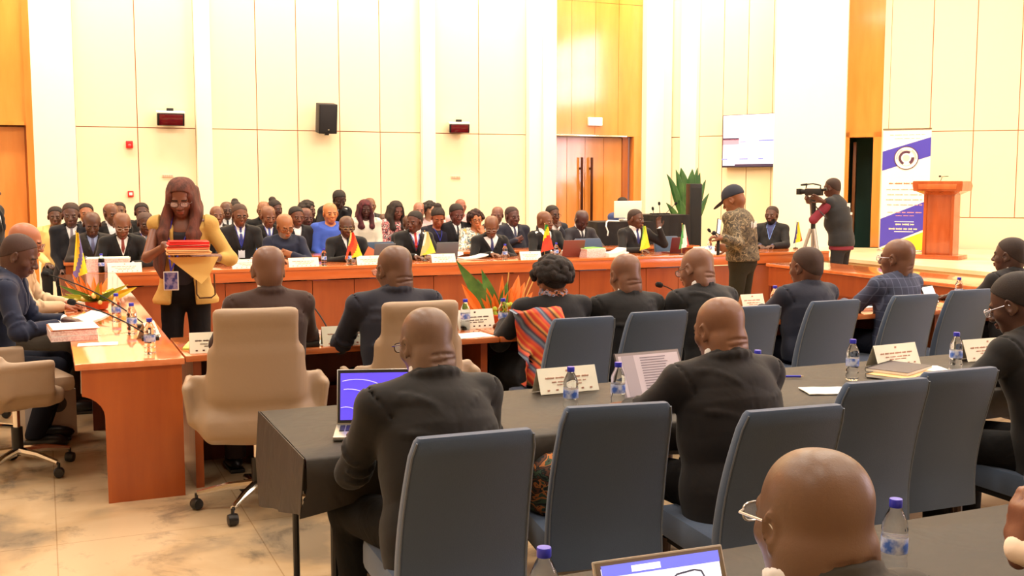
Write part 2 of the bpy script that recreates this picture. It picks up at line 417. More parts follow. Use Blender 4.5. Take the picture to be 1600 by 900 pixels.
    for s in (-1, 1):
        S_, E, Wp, f, n, cu = arms[s]
        B.cone(S_, E, .042, .036, .02); B.cone(E, Wp, .036, .025, .015)
        hand(B, Wp, f, n, o.get('thumb', {}).get(s, -s), cu, sp=o.get('spread', 1.0), point=o.get('point', 0) == s)
        a, b, c = legs[s]
        B.cone(a, b, .07, .05, .03); B.cone(b, c, .048, .032, .02); B.ell(c + np.array([0, .06, -.045]), (.04, .11, .04), .02)
    def q(x, y, z, rr, k, op='+', R=None): B.ell(hp(x, y, z), tuple(v * hs for v in rr), k, RH if R is None else RH @ R, op)
    q(0, -.015, .03, (.077, .1, .092), .01)
    q(0, .03, -.03, (.062, .064, .085), .03); q(0, .062, -.088, (.03, .026, .024), .025)
    q(0, -.05, -.03, (.066, .058, .065), .03)
    for s in (-1, 1): q(s * .026, -.035, .045, (.054, .07, .068), .02)
    if near != 'tiny':
        B.cone(hp(-.034, .076, .016), hp(.034, .076, .016), .014 * hs, .014 * hs, .012)
        for s in (-1, 1):
            q(s * .04, .058, -.028, (.024, .024, .026), .015)
            q(s * .031, .098, -.002, (.019, .013, .012), .01, '-')
            q(s * .031, .082, -.003, (.0155, .0115, .0105), .003)
            q(s * .0125, .098, -.034, (.011, .011, .009), .006)
            q(s * .080, -.008, -.008, (.009, .022, .034), .006, '+', NR('z', -s * .45) @ NR('x', -.15))
            if near != 'far': q(s * .091, -.001, -.004, (.008, .013, .022), .004, '-', NR('z', -s * .45)); q(s * .082, .010, -.012, (.005, .005, .008), .004); q(s * .082, -.002, -.038, (.006, .008, .009), .004)
        B.cone(hp(0, .088, .006), hp(0, .108, -.03), .0085 * hs, .0145 * hs, .01)
        q(0, .093, -.057, (.026, .013, .008), .006); q(0, .091, -.07, (.022, .014, .009), .006)
        B.cone(hp(-.02, .108, -.0632), hp(.02, .108, -.0632), .0025, .0025, .004, op='-')
    if o.get('folds') and near != 'far':
        for j, zz in enumerate((-.045, -.075, -.105)):
            B.cone(hp(-.034, -.060, zz), hp(.034, -.060, zz), .030, .030, .03)
        yref_ = None
        for zz, x0_, x1_ in ((-.048, -.05, .045), (-.070, -.045, .052)):
            pts_ = []
            for xx in np.linspace(x0_, x1_, 9):
                hh_ = hp(xx, -.09, zz + .004 * math.sin(xx * 45 + zz * 90)); y = B.front(hh_[0], hh_[2], -1)
                if y is not None: pts_.append(np.array([hh_[0], y - .0005, hh_[2]]))
            ym_ = pts_[len(pts_) // 2][1] if pts_ else 0
            if yref_ is not None and ym_ < yref_ - .006: continue
            yref_ = ym_ if yref_ is None else yref_
            for p_, q_ in zip(pts_, pts_[1:]): B.cone(p_, q_, .0028, .0028, .009, op='-')
    RHi = RH.T
    sm = mat('skin', skin, .42, spec=.5, bump=(220, .15, .002))
    lipc = tuple(min(255, int(v * 1.02 + d)) for v, d in zip(skin, (16, 4, 6)))
    browm = mat('brow_hair', o.get('browc', (22, 17, 15)), .8); beard = o.get('beard')
    mats_ = [sm, mat('lips', lipc, .45), browm, mat('beard_hair', beard or (30, 26, 24), .9, bump=(300, .5, .003))]
    def zone(c):
        l = ((c - H) @ RH) / hs; z = np.zeros(len(c), int); x, y, w_ = l[:, 0], l[:, 1], l[:, 2]
        if beard:
            z[(w_ < -.045) & (w_ > -.13) & (y > .0) & ~((np.abs(x) < .026) & (w_ > -.076) & (w_ < -.05) & (y > .09)) & (w_ < -.045 + .25 * (y - .06))] = 3
        z[(np.abs(x) < .027) & (w_ < -.051) & (w_ > -.078) & (y > .088)] = 1
        z[(np.abs(x) > .011) & (np.abs(x) < .048) & (w_ > .012 ) & (w_ < .021) & (y > .066)] = 2
        return z
    B.mesh('body', mats_, root, zone)
    # eyes
    if not o.get('noeyes'):
        for s in (-1, 1):
            e = MB(); e.ball((0, 0, 0), (.0125, .0125, .0105), 10, 8)
            for f_ in e.bm.faces:
                c_ = f_.calc_center_median(); f_.material_index = 1 if (c_.y > .009) else 0
            ob = e.build('eye', [mat('eye_white', (205, 192, 180), .3), mat('iris', (25, 14, 9), .2)], root)
            c_ = hp(s * .031, .0825, -.003 - (.001 if hpit > .25 else 0)); ob.matrix_basis = Matrix.Translation(c_) @ Matrix(RH.tolist()).to_4x4() @ Matrix.Scale(hs, 4)
            ob.scale = (hs, hs, hs * (.55 if hpit > .25 else .8))
    # hair
    hair = o.get('hair'); hcol = o.get('hairc', (34, 26, 22)); hcol = tuple(int(a * .5 + b * .42) for a, b in zip(hcol, skin)) if hair in ('buzz', 'fringe') else hcol
    if hair:
        hm = mat('hair', hcol, .75, bump=(260, .5, .003)) if hair in ('buzz', 'short', 'fringe') else mat('hair_strands', hcol, .8, bump=(70, .7, .006), var=(26, tuple(int(v * 1.6) for v in hcol), .4, .7), scale3=(1, 1, .12) if hair == 'long' else None)
        hl = H + np.array([-.26, -.30, -.75 if hair == 'long' else -.24]); hh = H + np.array([.26, .30, .30])
        G = Field(hl, hh, {'far': .0085, 'mid': .0065, 'near': .005}[near])
        t = {'buzz': .0025, 'short': .0055, 'bun': .007, 'long': .012, 'afro': .012, 'crop': .007, 'fringe': .004}.get(hair, .008)
        def hq(x, y, z, rr, k=.01, op='+'): G.ell(hp(x, y, z), tuple(v * hs for v in rr), k, RH, op)
        hq(0, -.015, .03, (.077 + t, .1 + t, .092 + t)); hq(0, -.052, -.02, (.066 + t, .060 + t, .066 + t), .03)
        for s in (-1, 1): hq(s * .026, -.035, .045, (.054 + t, .07 + t, .068 + t), .02)
        hn = RH @ unit([0, .82, -1.0]); G.half(H - .2, H + .2, hp(0, 0, (.022 if hair in ('buzz', 'short') else .012) + o.get('hline', 0)), hn)
        hn2 = RH @ np.array([0, 0, -1.]); G.half(H - .2, H + .2, hp(0, 0, -.072), hn2)
        if hair == 'fringe': G.half(H - .2, H + .3, hp(0, 0, .04), RH @ unit([0, .35, 1.0]))
        for s in (-1, 1): hq(s * .085, .0, -.012, (.012, .024, .034), .004, '-')
        if hair == 'bun': hq(0, -.07, .125, (.05, .05, .045), .015); hq(0, -.04, .10, (.05, .05, .03), .02)
        if hair == 'tail': hq(.0, -.12, .05, (.04, .05, .05), .015)
        if hair in ('afro', 'curly'):
            rnd = random.Random(5)
            for i in range(300 if hair == 'curly' else 90):
                th = rnd.uniform(0, 2 * PI); ph = rnd.uniform(-.35, 1); r_ = 1.0
                v = np.array([math.cos(th) * math.sqrt(max(0, 1 - ph * ph)), math.sin(th) * math.sqrt(max(0, 1 - ph * ph)), ph])
                if v[1] > .25 and ph < .45: continue
                hq(v[0] * .10 * (1.12 if hair == 'curly' else 1), -.025 + v[1] * .11, .025 + v[2] * .10 - .01, ((.021 if hair == 'curly' else .030) * rnd.uniform(.7, 1.3),) * 3, .005)
        if hair == 'long':
            ln = o.get('hlen', .34)
            for s in (-1, 1):
                for j in range(6):
                    a0 = hp(s * (.060 + .004 * j), .045 - .026 * j, .03); a1 = hp(s * .088, .045 - .028 * j, -.09)
                    ou = o.get('hout', (0, 0))[0 if s < 0 else 1]
                    b1 = np.array([a1[0] + s * (.008 + .005 * j + ou * .4), a1[1] * .8 + .2 * (NB[1] + .07) - .004 * j, NB[2] + .035])
                    b2 = np.array([NB[0] + s * (.066 + .012 * j + ou), max(P3[1], NB[1]) + .125 - .020 * j, NB[2] - .12])
                    a2 = b2 + np.array([s * (.01 + ou * .3), .01, -max(.02, ln - .22) * (1.0 - .05 * j)])
                    G.cone(a0, a1, .026 * hs, .030, .02); G.cone(a1, b2, .030, .028, .03); G.cone(b2, a2, .028, .016, .02)
            for j in range(5):
                x = -.05 + .025 * j; a0 = hp(x, -.105, 0); a1 = hp(x * 1.2, -.10, -.14); G.cone(a0, a1, .025, .03, .015); G.cone(a1, a1 + np.array([0, -.01, -.16]), .03, .02, .015)
        rc_ = o.get('roots')
        G.mesh('hair', [hm, mat('hair_roots', rc_, .5, bump=(70, .6, .005))] if rc_ else hm, root, (lambda c: (c[:, 2] + .012 * np.sin(c[:, 0] * 60) > H[2] + .055).astype(int)) if rc_ else None)
    # glasses
    gl = o.get('glasses')
    if gl:
        m = MB()
        for s in (-1, 1):
            cx = .032 * s
            ringp = [(cx + .0235 * math.copysign(abs(math.cos(a)) ** .7, math.cos(a)), .108, -.004 + .0165 * math.copysign(abs(math.sin(a)) ** .7, math.sin(a))) for a in np.linspace(0, 2 * PI, 17)]
            m.tube([Vector(hp(*p)) for p in ringp], .002 if near != 'far' else .0018, 6, cap=False)
            m.tube([Vector(hp(s * .056, .106, .002)), Vector(hp(s * .076, .09, .003)), Vector(hp(s * .0815, .0, .004)), Vector(hp(s * .081, -.02, -.012))], .002 if near != 'far' else .0018, 6)
        m.tube([Vector(hp(-.009, .11, 0)), Vector(hp(0, .114, .003)), Vector(hp(.009, .11, 0))], .002, 6)
        m.build('glasses', mat('spectacle_frame', gl, .25, metal=.4), root)
        for s in (-1, 1) if near != 'far' else ():
            m = MB(); vs = [Vector(hp(.032 * s + .0225 * math.copysign(abs(math.cos(a)) ** .7, math.cos(a)), .107, -.004 + .0155 * math.copysign(abs(math.sin(a)) ** .7, math.sin(a)))) for a in np.linspace(0, 2 * PI, 17)[:-1]]
            m.poly(vs, .0012); lo_ = m.build('lens', glassm(), root)
    # ---- clothes
    cl = o.get('cloth', 'suit'); jc = tuple(int(v * .55) if max(o.get('jacket', (42, 40, 44))) < 110 else v for v in o.get('jacket', (42, 40, 44))); seed = abs(hash(label)) % 97 if False else sum(map(ord, label)) % 97
    tc = o.get('trousers') or jc; tc = tuple(int(v * .75) for v in tc)
    jh = {'far': .0125, 'mid': .010, 'near': .0085}[near]
    wob = o.get('wob', {'far': .003, 'mid': .003, 'near': .003}[near])
    jm = o.get('jmat') or mat('suit_cloth', jc, .78, spec=.3, bump=(5, .35, .02), sheen=.1)
    slv = o.get('sleeve', 1.0)
    def sleeves(F, e, upto):
        for s in (-1, 1):
            if s in o.get('nosleeve', ()): continue
            S_, E, Wp, f, n, cu = arms[s]; e = e + o.get('sle', 0); F.cone(S_, E, .056 * (.5 + .5 * g) + e, .047 + e, .03)
            if upto > .6:
                en = E + (Wp - E) * (upto - .5) * 2 * .93; F.cone(E, en, .047 + e, .036 + e, .02)
            # elbow crease bulges
            if near != 'far': F.ell(E, (.05 + e, .05 + e, .045 + e), .02)
    if cl == 'suit':
        SHm = Field(lo, hi, jh); torso(SHm, -.006); 
        SHm.cone(NB - up * .06, hp(0, -.02, -.085), .066 * o.get('nk', 1), .0665 * o.get('nk', 1), .012)
        nd = unit(hp(0, -.02, -.05) - NB); cut = NB + nd * (.068); SHm.half(cut - .16, cut + .16, cut, nd + np.array([0, .35, .0]))
        for s in (-1, 1):
            S_, E, Wp, f, n, cu = arms[s]; SHm.cone(E, E + (Wp - E) * .97, .036, .037, .01)
        shirtm = mat('shirt_cloth', o.get('shirt', (228, 226, 224)), .7, bump=(12, .3, .01))
        J = Field(lo, hi, jh); torso(J, .012); sleeves(J, .006, slv)
        J.cone(NB - up * .055, NB + nd * .04, .088 * o.get('nk', 1), .077 * o.get('nk', 1), .025)
        if stand: J.cone(P0 + np.array([0, 0, .02]), P0 - np.array([0, 0, .12]), .135 * g, .15 * g, .03, None, (1.3, 1, 1))
        else:
            J.cone(P0 + np.array([0, -.005, .0]), P0 - np.array([0, .015, .06]), .145 * g, .14 * g, .03, None, (1.38, 1, 1))
            if o.get('tail'): J.cone(P0 - np.array([0, .03, .02]), P0 - np.array([0, .05, o['tail']]), .135 * g, .15 * g, .03, None, (1.42, .9, 1)); 
            J.half(P0 + np.array([-.4, -.4, -.5]), P0 + np.array([.4, .4, .0]), P0 - np.array([0, 0, .065 + o.get('tail', 0)]), (0, 0, -1.))
        if near != 'far':
            pr_ = None                                            # turned-down collar behind the neck
            for a in np.linspace(-2.2, 2.2, 13):
                pq = NB + nd * (.022 - .016 * (1 - math.cos(a)) * .5) + (X * math.sin(a) * .086 - np.cross(nd, X) * -1 * 0 + fr * -math.cos(a) * .083) * o.get('nk', 1)
                if pr_ is not None: J.cone(pr_, pq, .013, .013, .006, None, (1, 1, 1.5))
                pr_ = pq
            for s in (-1, 1):                                     # armhole seams
                S_, E = arms[s][0], arms[s][1]; ax_ = unit((S_ - NB) * .8 + (E - S_) * .35); b1_ = unit(np.cross(ax_, fr)); b2_ = np.cross(ax_, b1_); pr_ = None
                for a in np.linspace(0, 2 * PI, 17):
                    pq = S_ - XT * s * .022 + (b1_ * math.cos(a) + b2_ * math.sin(a)) * .083
                    if pr_ is not None: J.cone(pr_, pq, .004, .004, .008, op='-')
                    pr_ = pq
                rn_ = random.Random(seed + s)                     # sleeve creases near the elbow
                d1_ = unit(arms[s][2] - E); 
                for q_ in (-.10, -.06, -.025, .02, .055, .10):
                    c_ = E + (unit(E - S_) * q_ if q_ < 0 else d1_ * q_); dd_ = unit(E - S_) if q_ < 0 else d1_
                    e1 = unit(np.cross(dd_, [.2, .3, 1])); e2 = np.cross(dd_, e1); pr_ = None; a0_ = rn_.uniform(0, 6)
                    for a in np.linspace(a0_, a0_ + 2.6, 7):
                        pq = c_ + (e1 * math.cos(a) + e2 * math.sin(a)) * .055 * (.5 + .5 * g) + dd_ * .018 * math.sin(a)
                        if pr_ is not None: J.cone(pr_, pq, .009, .009, .012)
                        pr_ = pq
            pr_ = None                                            # centre back seam
            for z in np.linspace(NB[2] - .05, P0[2] - .05, 16):
                y = J.front(P0[0] + (NB[0] - P0[0]) * (z - P0[2]) / (NB[2] - P0[2]), z, -1)
                if y is None: continue
                pq = np.array([P0[0] + (NB[0] - P0[0]) * (z - P0[2]) / (NB[2] - P0[2]), y, z])
                if pr_ is not None: J.cone(pr_, pq, .002, .002, .006, op='-')
                pr_ = pq
            rn_ = random.Random(seed)                             # drape folds across the back
            for q_ in range(6):
                sx = rn_.choice((-1, 1)); z0_ = P1[2] + rn_.uniform(-.08, .24); pr_ = None
                for u_ in np.linspace(0, 1, 7):
                    x = P1[0] + sx * (.15 * g - .14 * u_); z = z0_ - .05 * u_ + .02 * math.sin(u_ * 3); y = J.front(x, z, -1)
                    if y is None: continue
                    pq = np.array([x, y + .006, z])
                    if pr_ is not None: J.cone(pr_, pq, .007 * (1 - u_ * .6), .006 * (1 - u_ * .6), .018)
                    pr_ = pq
        cutj = NB + nd * .036; J.half(cutj - .15, cutj + .15, cutj, nd + np.array([0, .5, .0]))
        # open front: V between the lapels
        vb = P1 + sd(lean) * .06; tz = NB[2] + .03
        w_ = J.win(lo, hi); Xg, Yg, Zg = J.pts(w_)
        tt = (Zg - vb[2]) / (tz - vb[2]); cx = vb[0] + (NB[0] - vb[0]) * tt; hw = .0 + .075 * o.get('open', 1.0) * np.clip(tt, 0, 1.2)
        yb = P1[1] + (NB[1] - P1[1]) * (Zg - P1[2]) / (NB[2] - P1[2])
        dv = np.maximum(np.maximum(np.abs(Xg - cx) - hw, -(Zg - vb[2]) * .8), (yb + .03 - Yg)).astype(np.float32)
        J.comb(w_, dv, .006, '-')
        # hollow the shirt away where the coat covers it is not needed: it lies under the coat
        SHm.mesh('shirt', shirtm, root)
        # lapels
        for s in (-1, 1):
            pr = None
            for q_ in np.linspace(.05, .95, 9):
                z = vb[2] + (tz - vb[2]) * q_ - .01; x = vb[0] + (NB[0] - vb[0]) * q_ + s * (.075 * o.get('open', 1) * q_ + .016); y = J.front(x, z)
                if y is None: continue
                p = np.array([x, y, z])
                if pr is not None: J.cone(pr, p, .012, .014, .008, None, (1.3, .55, 1))
                pr = p
        J.mesh('jacket', jm, root, wob=wob, seed=seed)
        if o.get('tie', None):
            m = MB(); row = []
            zs = np.linspace(NB[2] + .005, vb[2] - .02, 9); L_ = []; 
            for i, z in enumerate(zs):
                x = vb[0] + (NB[0] - vb[0]) * (z - vb[2]) / (tz - vb[2]); y = SHm.front(x, z)
                if y is None: continue
                hw_ = .014 if i == 0 else (.012 + .014 * i / 8); L_.append([(x - hw_, y + .006, z), (x, y + .010, z), (x + hw_, y + .006, z)])
            if len(L_) > 2: m.sheet(L_, .006, (0, 1, 0)); m.build('tie', mat('tie_cloth', o['tie'], .5), root)
        Fsurf = J
    elif cl in ('top', 'vest'):
        SHm = None
        if cl == 'vest':
            T_ = Field(lo, hi, jh); torso(T_, .0); sleeves(T_, .008, slv)
            T_.cone(P0 + np.array([0, 0, .03]), P0 - np.array([0, 0, .10]), .132 * g, .14 * g, .03, None, (1.32, 1, 1))
            T_.half(P0 - .5, P0 + np.array([.5, .5, .0]), P0 - np.array([0, 0, .13]), (0, 0, -1.))
            T_.half(NB - .15, NB + .15, NB + unit(up) * .02, up + np.array([0, .5, 0])); T_.mesh('t_shirt', mat('knit_cloth', o['shirt'], .85, bump=(14, .4, .01)), root, wob=.002)
        J = Field(lo, hi, jh); torso(J, .014)
        if cl == 'top': sleeves(J, .010, slv)
        else: J.cone(SH[-1], SH[1], .058, .058, .03)
        hz = o.get('hem', .10)
        J.cone(P0 + np.array([0, 0, .02]), P0 - np.array([0, 0, hz - .03]), .138 * g, .145 * g * o.get('flare', 1), .03, None, (1.36, 1, 1))
        J.half(P0 - .6, P0 + np.array([.6, .6, .0]), P0 - np.array([0, 0, hz]), (0, 0, -1.))
        if o.get('skirt'):
            for s in (-1, 1):
                a, b, c = legs[s]; J.cone(a, b, .12, .10, .06); J.cone(b, c + np.array([0, 0, .1]), .10, .10, .05)
        nn = up + np.array([0, .7, 0]); cpt = NB + up * o.get('neckcut', .012); J.half(cpt - .15, cpt + .15, cpt, nn)
        if o.get('collar'): J.cone(NB - up * .03, NB + up * .035, .074, .07, .02); J.half(NB - .15, NB + .15, NB + up * .03, up + np.array([0, .5, 0]))
        if o.get('openfront'):
            w_ = J.win(lo, hi); Xg, Yg, Zg = J.pts(w_)
            dv = np.maximum(np.abs(Xg - P1[0]) - o['openfront'] - .10 * np.clip(-(Zg - P1[2]), 0, 1), (P1[1] + .01 - Yg) + 0 * Zg).astype(np.float32); J.comb(w_, dv, .008, '-')
        J.mesh(o.get('gname', 'shirt'), jm, root, wob=wob, seed=seed)
        if o.get('openfront'):
            U = Field(lo, hi, jh); torso(U, -.004); U.half(NB - .15, NB + .15, NB - up * .03, nn); U.mesh('blouse', mat('blouse_cloth', o.get('shirt', (30, 28, 30)), .8), root)
        Fsurf = J
    if o.get('trousers') is not False:
        T = Field(lo, hi, jh * (1.25 if near == 'far' else 1.1)); T.cone(P0 + np.array([0, 0, .08]), P0 - np.array([0, .0, .05]), .115 * g, .125 * g, .03, None, (scl, 1, 1))
        for s in (-1, 1):
            a, b, c = legs[s]; T.cone(a, b, .094 * (.5 + .5 * g), .072, .04); T.cone(b, c + (c - b) * .0, .070, .06, .025)
            T.half(c - .12, c + np.array([.12, .12, .02]), c - np.array([0, 0, .02]), (0, 0, -1.))
        T.half(P0 + np.array([-.4, -.4, 0]), P0 + np.array([.4, .4, .5]), P0 + np.array([0, 0, .12]), (0, 0, 1.))
        T.mesh('trousers', o.get('tmat') or mat('trouser_cloth', tc, .85, spec=.2, bump=(9, .5, .02)), root, wob=wob, seed=seed + 3)
    for s in (-1, 1):
        c = legs[s][2]; m = MB(); m.ball((c[0], c[1] + .065, .052), (.048, .14, .05), 14, 8)
        for v in m.bm.verts:
            if v.co.z < .012: v.co.z = .0
        m.box((c[0], c[1] + .06, .012), (.043, .125, .012), bev=.008); m.build('shoe', mat('shoe_leather', o.get('shoes', (22, 20, 20)), .3), root)
    # lanyard and badge
    ly = o.get('lanyard')
    if ly:
        ends_ = []
        m = MB(); bz = P1[2] + .09
        for s in (-1, 1):
            pts_ = [Vector(NB + X * s * .06 - fr * .02 + up * .035)]
            for q_ in np.linspace(.08, 1, 8):
                z = NB[2] + .0 + (bz - NB[2]) * q_; x = NB[0] + s * .062 * (1 - q_) + (P1[0] - NB[0]) * q_
                y = max([v for v in (Fsurf.front(x, z), SHm.front(x, z) if SHm else None) if v is not None] or [NB[1] + .1]); pts_.append(Vector((x, y + .006, z)))
            m.tube(pts_, .0045, 6); ends_.append(pts_[-1])
        m.build('lanyard', mat('lanyard_ribbon', ly, .6), root)
        if o.get('badge', True):
            e = ends_[0]; m = MB(); m.box((e.x, e.y + .01, e.z - .06), (.038, .002, .052), bev=.001); m.build('badge', mat('badge_card', o.get('badgec', (225, 225, 230)), .4), root)
    if o.get('extra'): o['extra'](dict(root=root, H=H, RH=RH, hp=hp, NB=NB, P0=P0, P1=P1, P2=P2, P3=P3, SH=SH, arms=arms, Fs=Fsurf, X=X, fr=fr, up=up, hs=hs, lo=lo, hi=hi, torso=torso, jh=jh))
    return root
_gm = []
def glassm():
    if not _gm:
        m = bpy.data.materials.new('clear_lens'); m.use_nodes = True; b = m.node_tree.nodes['Principled BSDF']
        b.inputs['Base Color'].default_value = (.95, .97, 1, 1); b.inputs['Roughness'].default_value = .03; b.inputs['Alpha'].default_value = .22; _gm.append(m)
    return _gm[0]
# ------------------------------------------------------------------ the room
WALL = mat('wall_panel_paint', (243, 223, 187), .62, spec=.3)
SEAM = mat('panel_seam', (196, 120, 88), .8)
PILA = mat('pilaster_paint', (250, 244, 222), .55, spec=.3)
OAK = wood('orange_veneer', (232, 148, 66), (222, 134, 54), .16, .8, (3, 3, .5), spec=.5)
OAKD = wood('dark_orange_veneer', (168, 92, 30), (150, 78, 24), .3, .2, (3, 3, .5), spec=.35)
BW, ZT, ZJ = 17.5, 7.0, 2.53
def wx(px): return onY(px, 205, BW).x
PA = Vector((wx(1045), BW, 0)); PB = onz(1245, 208.3, ZJ); PE = onz(1600, 203.3, ZJ)
PB.z = PE.z = 0; PF = PB + (PE - PB).normalized() * 7.4
def floor_material():
    m = mat('marble_floor', (205, 180, 145), .24, spec=.5); nt = m.node_tree; N = nt.nodes; b = N['Principled BSDF']
    tc = N.new('ShaderNodeTexCoord'); n1 = N.new('ShaderNodeTexNoise'); n1.inputs['Scale'].default_value = 1.5; n1.inputs['Detail'].default_value = 7; n1.inputs['Distortion'].default_value = .35
    r = N.new('ShaderNodeValToRGB'); e = r.color_ramp.elements
    e[0].position = .34; e[0].color = lin((150, 132, 108)); e[1].position = .56; e[1].color = lin((208, 180, 142)); x = e.new(.45); x.color = lin((196, 166, 126))
    n2 = N.new('ShaderNodeTexNoise'); n2.inputs['Scale'].default_value = 2.6; n2.inputs['Detail'].default_value = 9; n2.inputs['Distortion'].default_value = .5; n2.inputs['Roughness'].default_value = .7
    r2 = N.new('ShaderNodeValToRGB'); r2.color_ramp.elements[0].position = .34; r2.color_ramp.elements[0].color = (.42, .45, .52, 1); r2.color_ramp.elements[1].position = .46; r2.color_ramp.elements[1].color = (1, 1, 1, 1)
    mx = N.new('ShaderNodeMixRGB'); mx.blend_type = 'MULTIPLY'; mx.inputs[0].default_value = .75
    br = N.new('ShaderNodeTexBrick'); br.offset = 0; br.inputs['Scale'].default_value = 1; br.inputs['Brick Width'].default_value = .9; br.inputs['Row Height'].default_value = .9
    br.inputs['Mortar Size'].default_value = .003; br.inputs['Color1'].default_value = (1, 1, 1, 1); br.inputs['Color2'].default_value = (.97, .96, .95, 1); br.inputs['Mortar'].default_value = (.72, .66, .6, 1)
    m2 = N.new('ShaderNodeMixRGB'); m2.blend_type = 'MULTIPLY'; m2.inputs[0].default_value = 1
    L = nt.links.new
    for q in (n1, n2, br): L(tc.outputs['Object'], q.inputs['Vector'])
    L(n1.outputs[0], r.inputs[0]); L(n2.outputs[0], r2.inputs[0]); L(r.outputs[0], mx.inputs[1]); L(r2.outputs[0], mx.inputs[2]); L(mx.outputs[0], m2.inputs[1]); L(br.outputs[0], m2.inputs[2]); L(m2.outputs[0], b.inputs['Base Color'])
    return m
def structure(o): o['kind'] = 'structure'; return o
structure(MB().box((4.0, 6.2, -.05), (13.2, 11.5, .05)).build('floor', floor_material()))
structure(MB().box((4.0, 6.2, ZT + .05), (13.2, 11.5, .05)).build('ceiling', mat('ceiling_paint', (240, 232, 214), .8)))

def slab(m, A, B, a0, a1, z0, z1, d0, d1, bev=0):
    """box along the wall A-B from a0 to a1 metres; d = depth into the room"""
    u = (B - A).normalized(); n = Vector((u.y, -u.x, 0)); a = math.atan2(u.y, u.x)
    c = A + u * ((a0 + a1) / 2) + n * ((d0 + d1) / 2); c.z = (z0 + z1) / 2
    m.box(c, (abs(a1 - a0) / 2, abs(d1 - d0) / 2, abs(z1 - z0) / 2), rz3(a), bev)
def alongs(A, B, pxs, py=205):
    u = (B - A).normalized(); out = []
    for p in pxs:
        h = onAB(p, py, A, B); h.z = 0; out.append((h - A).dot(u))
    return out
def panel_wall(m, A, B, seams, zs, g=.007):
    L = seams[-1] - seams[0]
    slab(m, A, B, seams[0], seams[-1], 0, ZT, -.25, -.02); m.mi(1)
    for a, b in zip(seams, seams[1:]):
        for z0, z1 in zip(zs, zs[1:]): slab(m, A, B, a + g, b - g, z0 + g, z1 - g, -.021, 0)
    m.mi(0)
W0 = Vector((-9.0, BW, 0))
def wa(px): return wx(px) - W0.x
m = MB(); ZS = [0, ZJ, 5.06, ZT]
for lst in ([118, 215, 306], [330, 402, 465, 531, 594, 657], [677, 748, 822]):
    panel_wall(m, W0, PA, [wa(p) for p in lst], ZS)
structure(m.build('wall_back', [WALL, SEAM]))
ti = 1
def trim(m, mt):
    global ti
    o = structure(m.build('trim_%d' % ti, mt)); ti += 1; return o
for p0, p1, d in ((52, 118, .10), (306, 330, .12), (657, 677, .12), (822, 842, .14), (842, 862, .20), (1003, 1030, .16), (1030, 1045, .10)):
    m = MB(); slab(m, W0, PA, wa(p0), wa(p1), 0, ZT, -.25, d, .01); trim(m, PILA)
# veneer bays with the double doors (left bay and the bay by the corner)
def veneer_bay(pa, pb, splits, zs, a, A=W0, B=PA, al=wa, m=None):
    m = MB(); xs = [al(p) for p in splits]
    slab(m, A, B, xs[0], xs[-1], ZJ, ZT, -.25, -.03); m.mi(1)
    for x0, x1 in zip(xs, xs[1:]):
        for z0, z1 in zip(zs, zs[1:]): slab(m, A, B, x0 + .003, x1 - .003, z0 + .003, z1 - .003, -.031, -.01)
    m.mi(0); return m
m = veneer_bay(0, 0, [862, 893, 930, 966, 1003], [ZJ, 4.9, ZT], 0)
slab(m, W0, PA, wa(993), wa(1003), 0, ZJ, -.25, -.01); slab(m, W0, PA, wa(990), wa(993), 0, ZJ, -.25, .02); m.mi(0)
trim(m, [OAK, OAKD])
m = MB(); slab(m, W0, PA, 0, wa(38), ZJ, ZT, -.25, -.03); slab(m, W0, PA, wa(41), wa(52), 0, ZT, -.25, -.0); slab(m, W0, PA, 0, wa(38.5), ZJ, ZJ + .05, -.25, .03); slab(m, W0, PA, wa(38), wa(41), ZJ, ZT, -.25, -.02)
trim(m, OAK)
STEEL = mat('polished_steel', (225, 222, 215), .12, metal=1.0)
BRONZE = mat('dark_bronze', (70, 38, 24), .3, metal=.8)
def double_door(n, x0, x1, xm):
    o = structure(MB().box((0, 0, 0), (.001, .001, .001)).build('door_%d' % n, OAKD)); bpy.data.objects.remove(o)
    m = MB()
    for a, b in ((x0, xm), (xm, x1)):
        k = 2; wd = (b - a) / k
        for i in range(k): slab(m, W0, PA, a + wd * i + .004, a + wd * (i + 1) - .004, .01, ZJ - .02, -.16, -.12)
    m.mi(0); slab(m, W0, PA, x0, x1, 0, ZJ, -.25, -.165); m.mi(1)
    slab(m, W0, PA, x1, x1 + .12, 0, ZJ, -.25, -.10); m.mi(1)
    d = structure(m.build('door_%d' % n, [wood('door_veneer', (214, 140, 70), (202, 124, 56), .14, .6, (3, 3, .5)), OAKD]))
    for s, mt in ((-1, BRONZE), (1, BRONZE)):
        h = MB(); xx = W0.x + xm + s * .10
        h.box((xx, BW + .04, 1.30), (.022, .014, .85), bev=.008)
        for zz in (.62, 1.95): h.box((xx, BW + .075, zz), (.014, .045, .02))
        h.build('door_handle', mt, d)
    return d
door1 = double_door(1, wa(862), wa(977), wa(919))
m = MB(); slab(m, W0, PA, wa(862), wa(978), ZJ - .01, ZJ + .02, -.16, .05, .004); trim(m, STEEL)
door2 = double_door(2, wa(-260), wa(38), wa(-100))
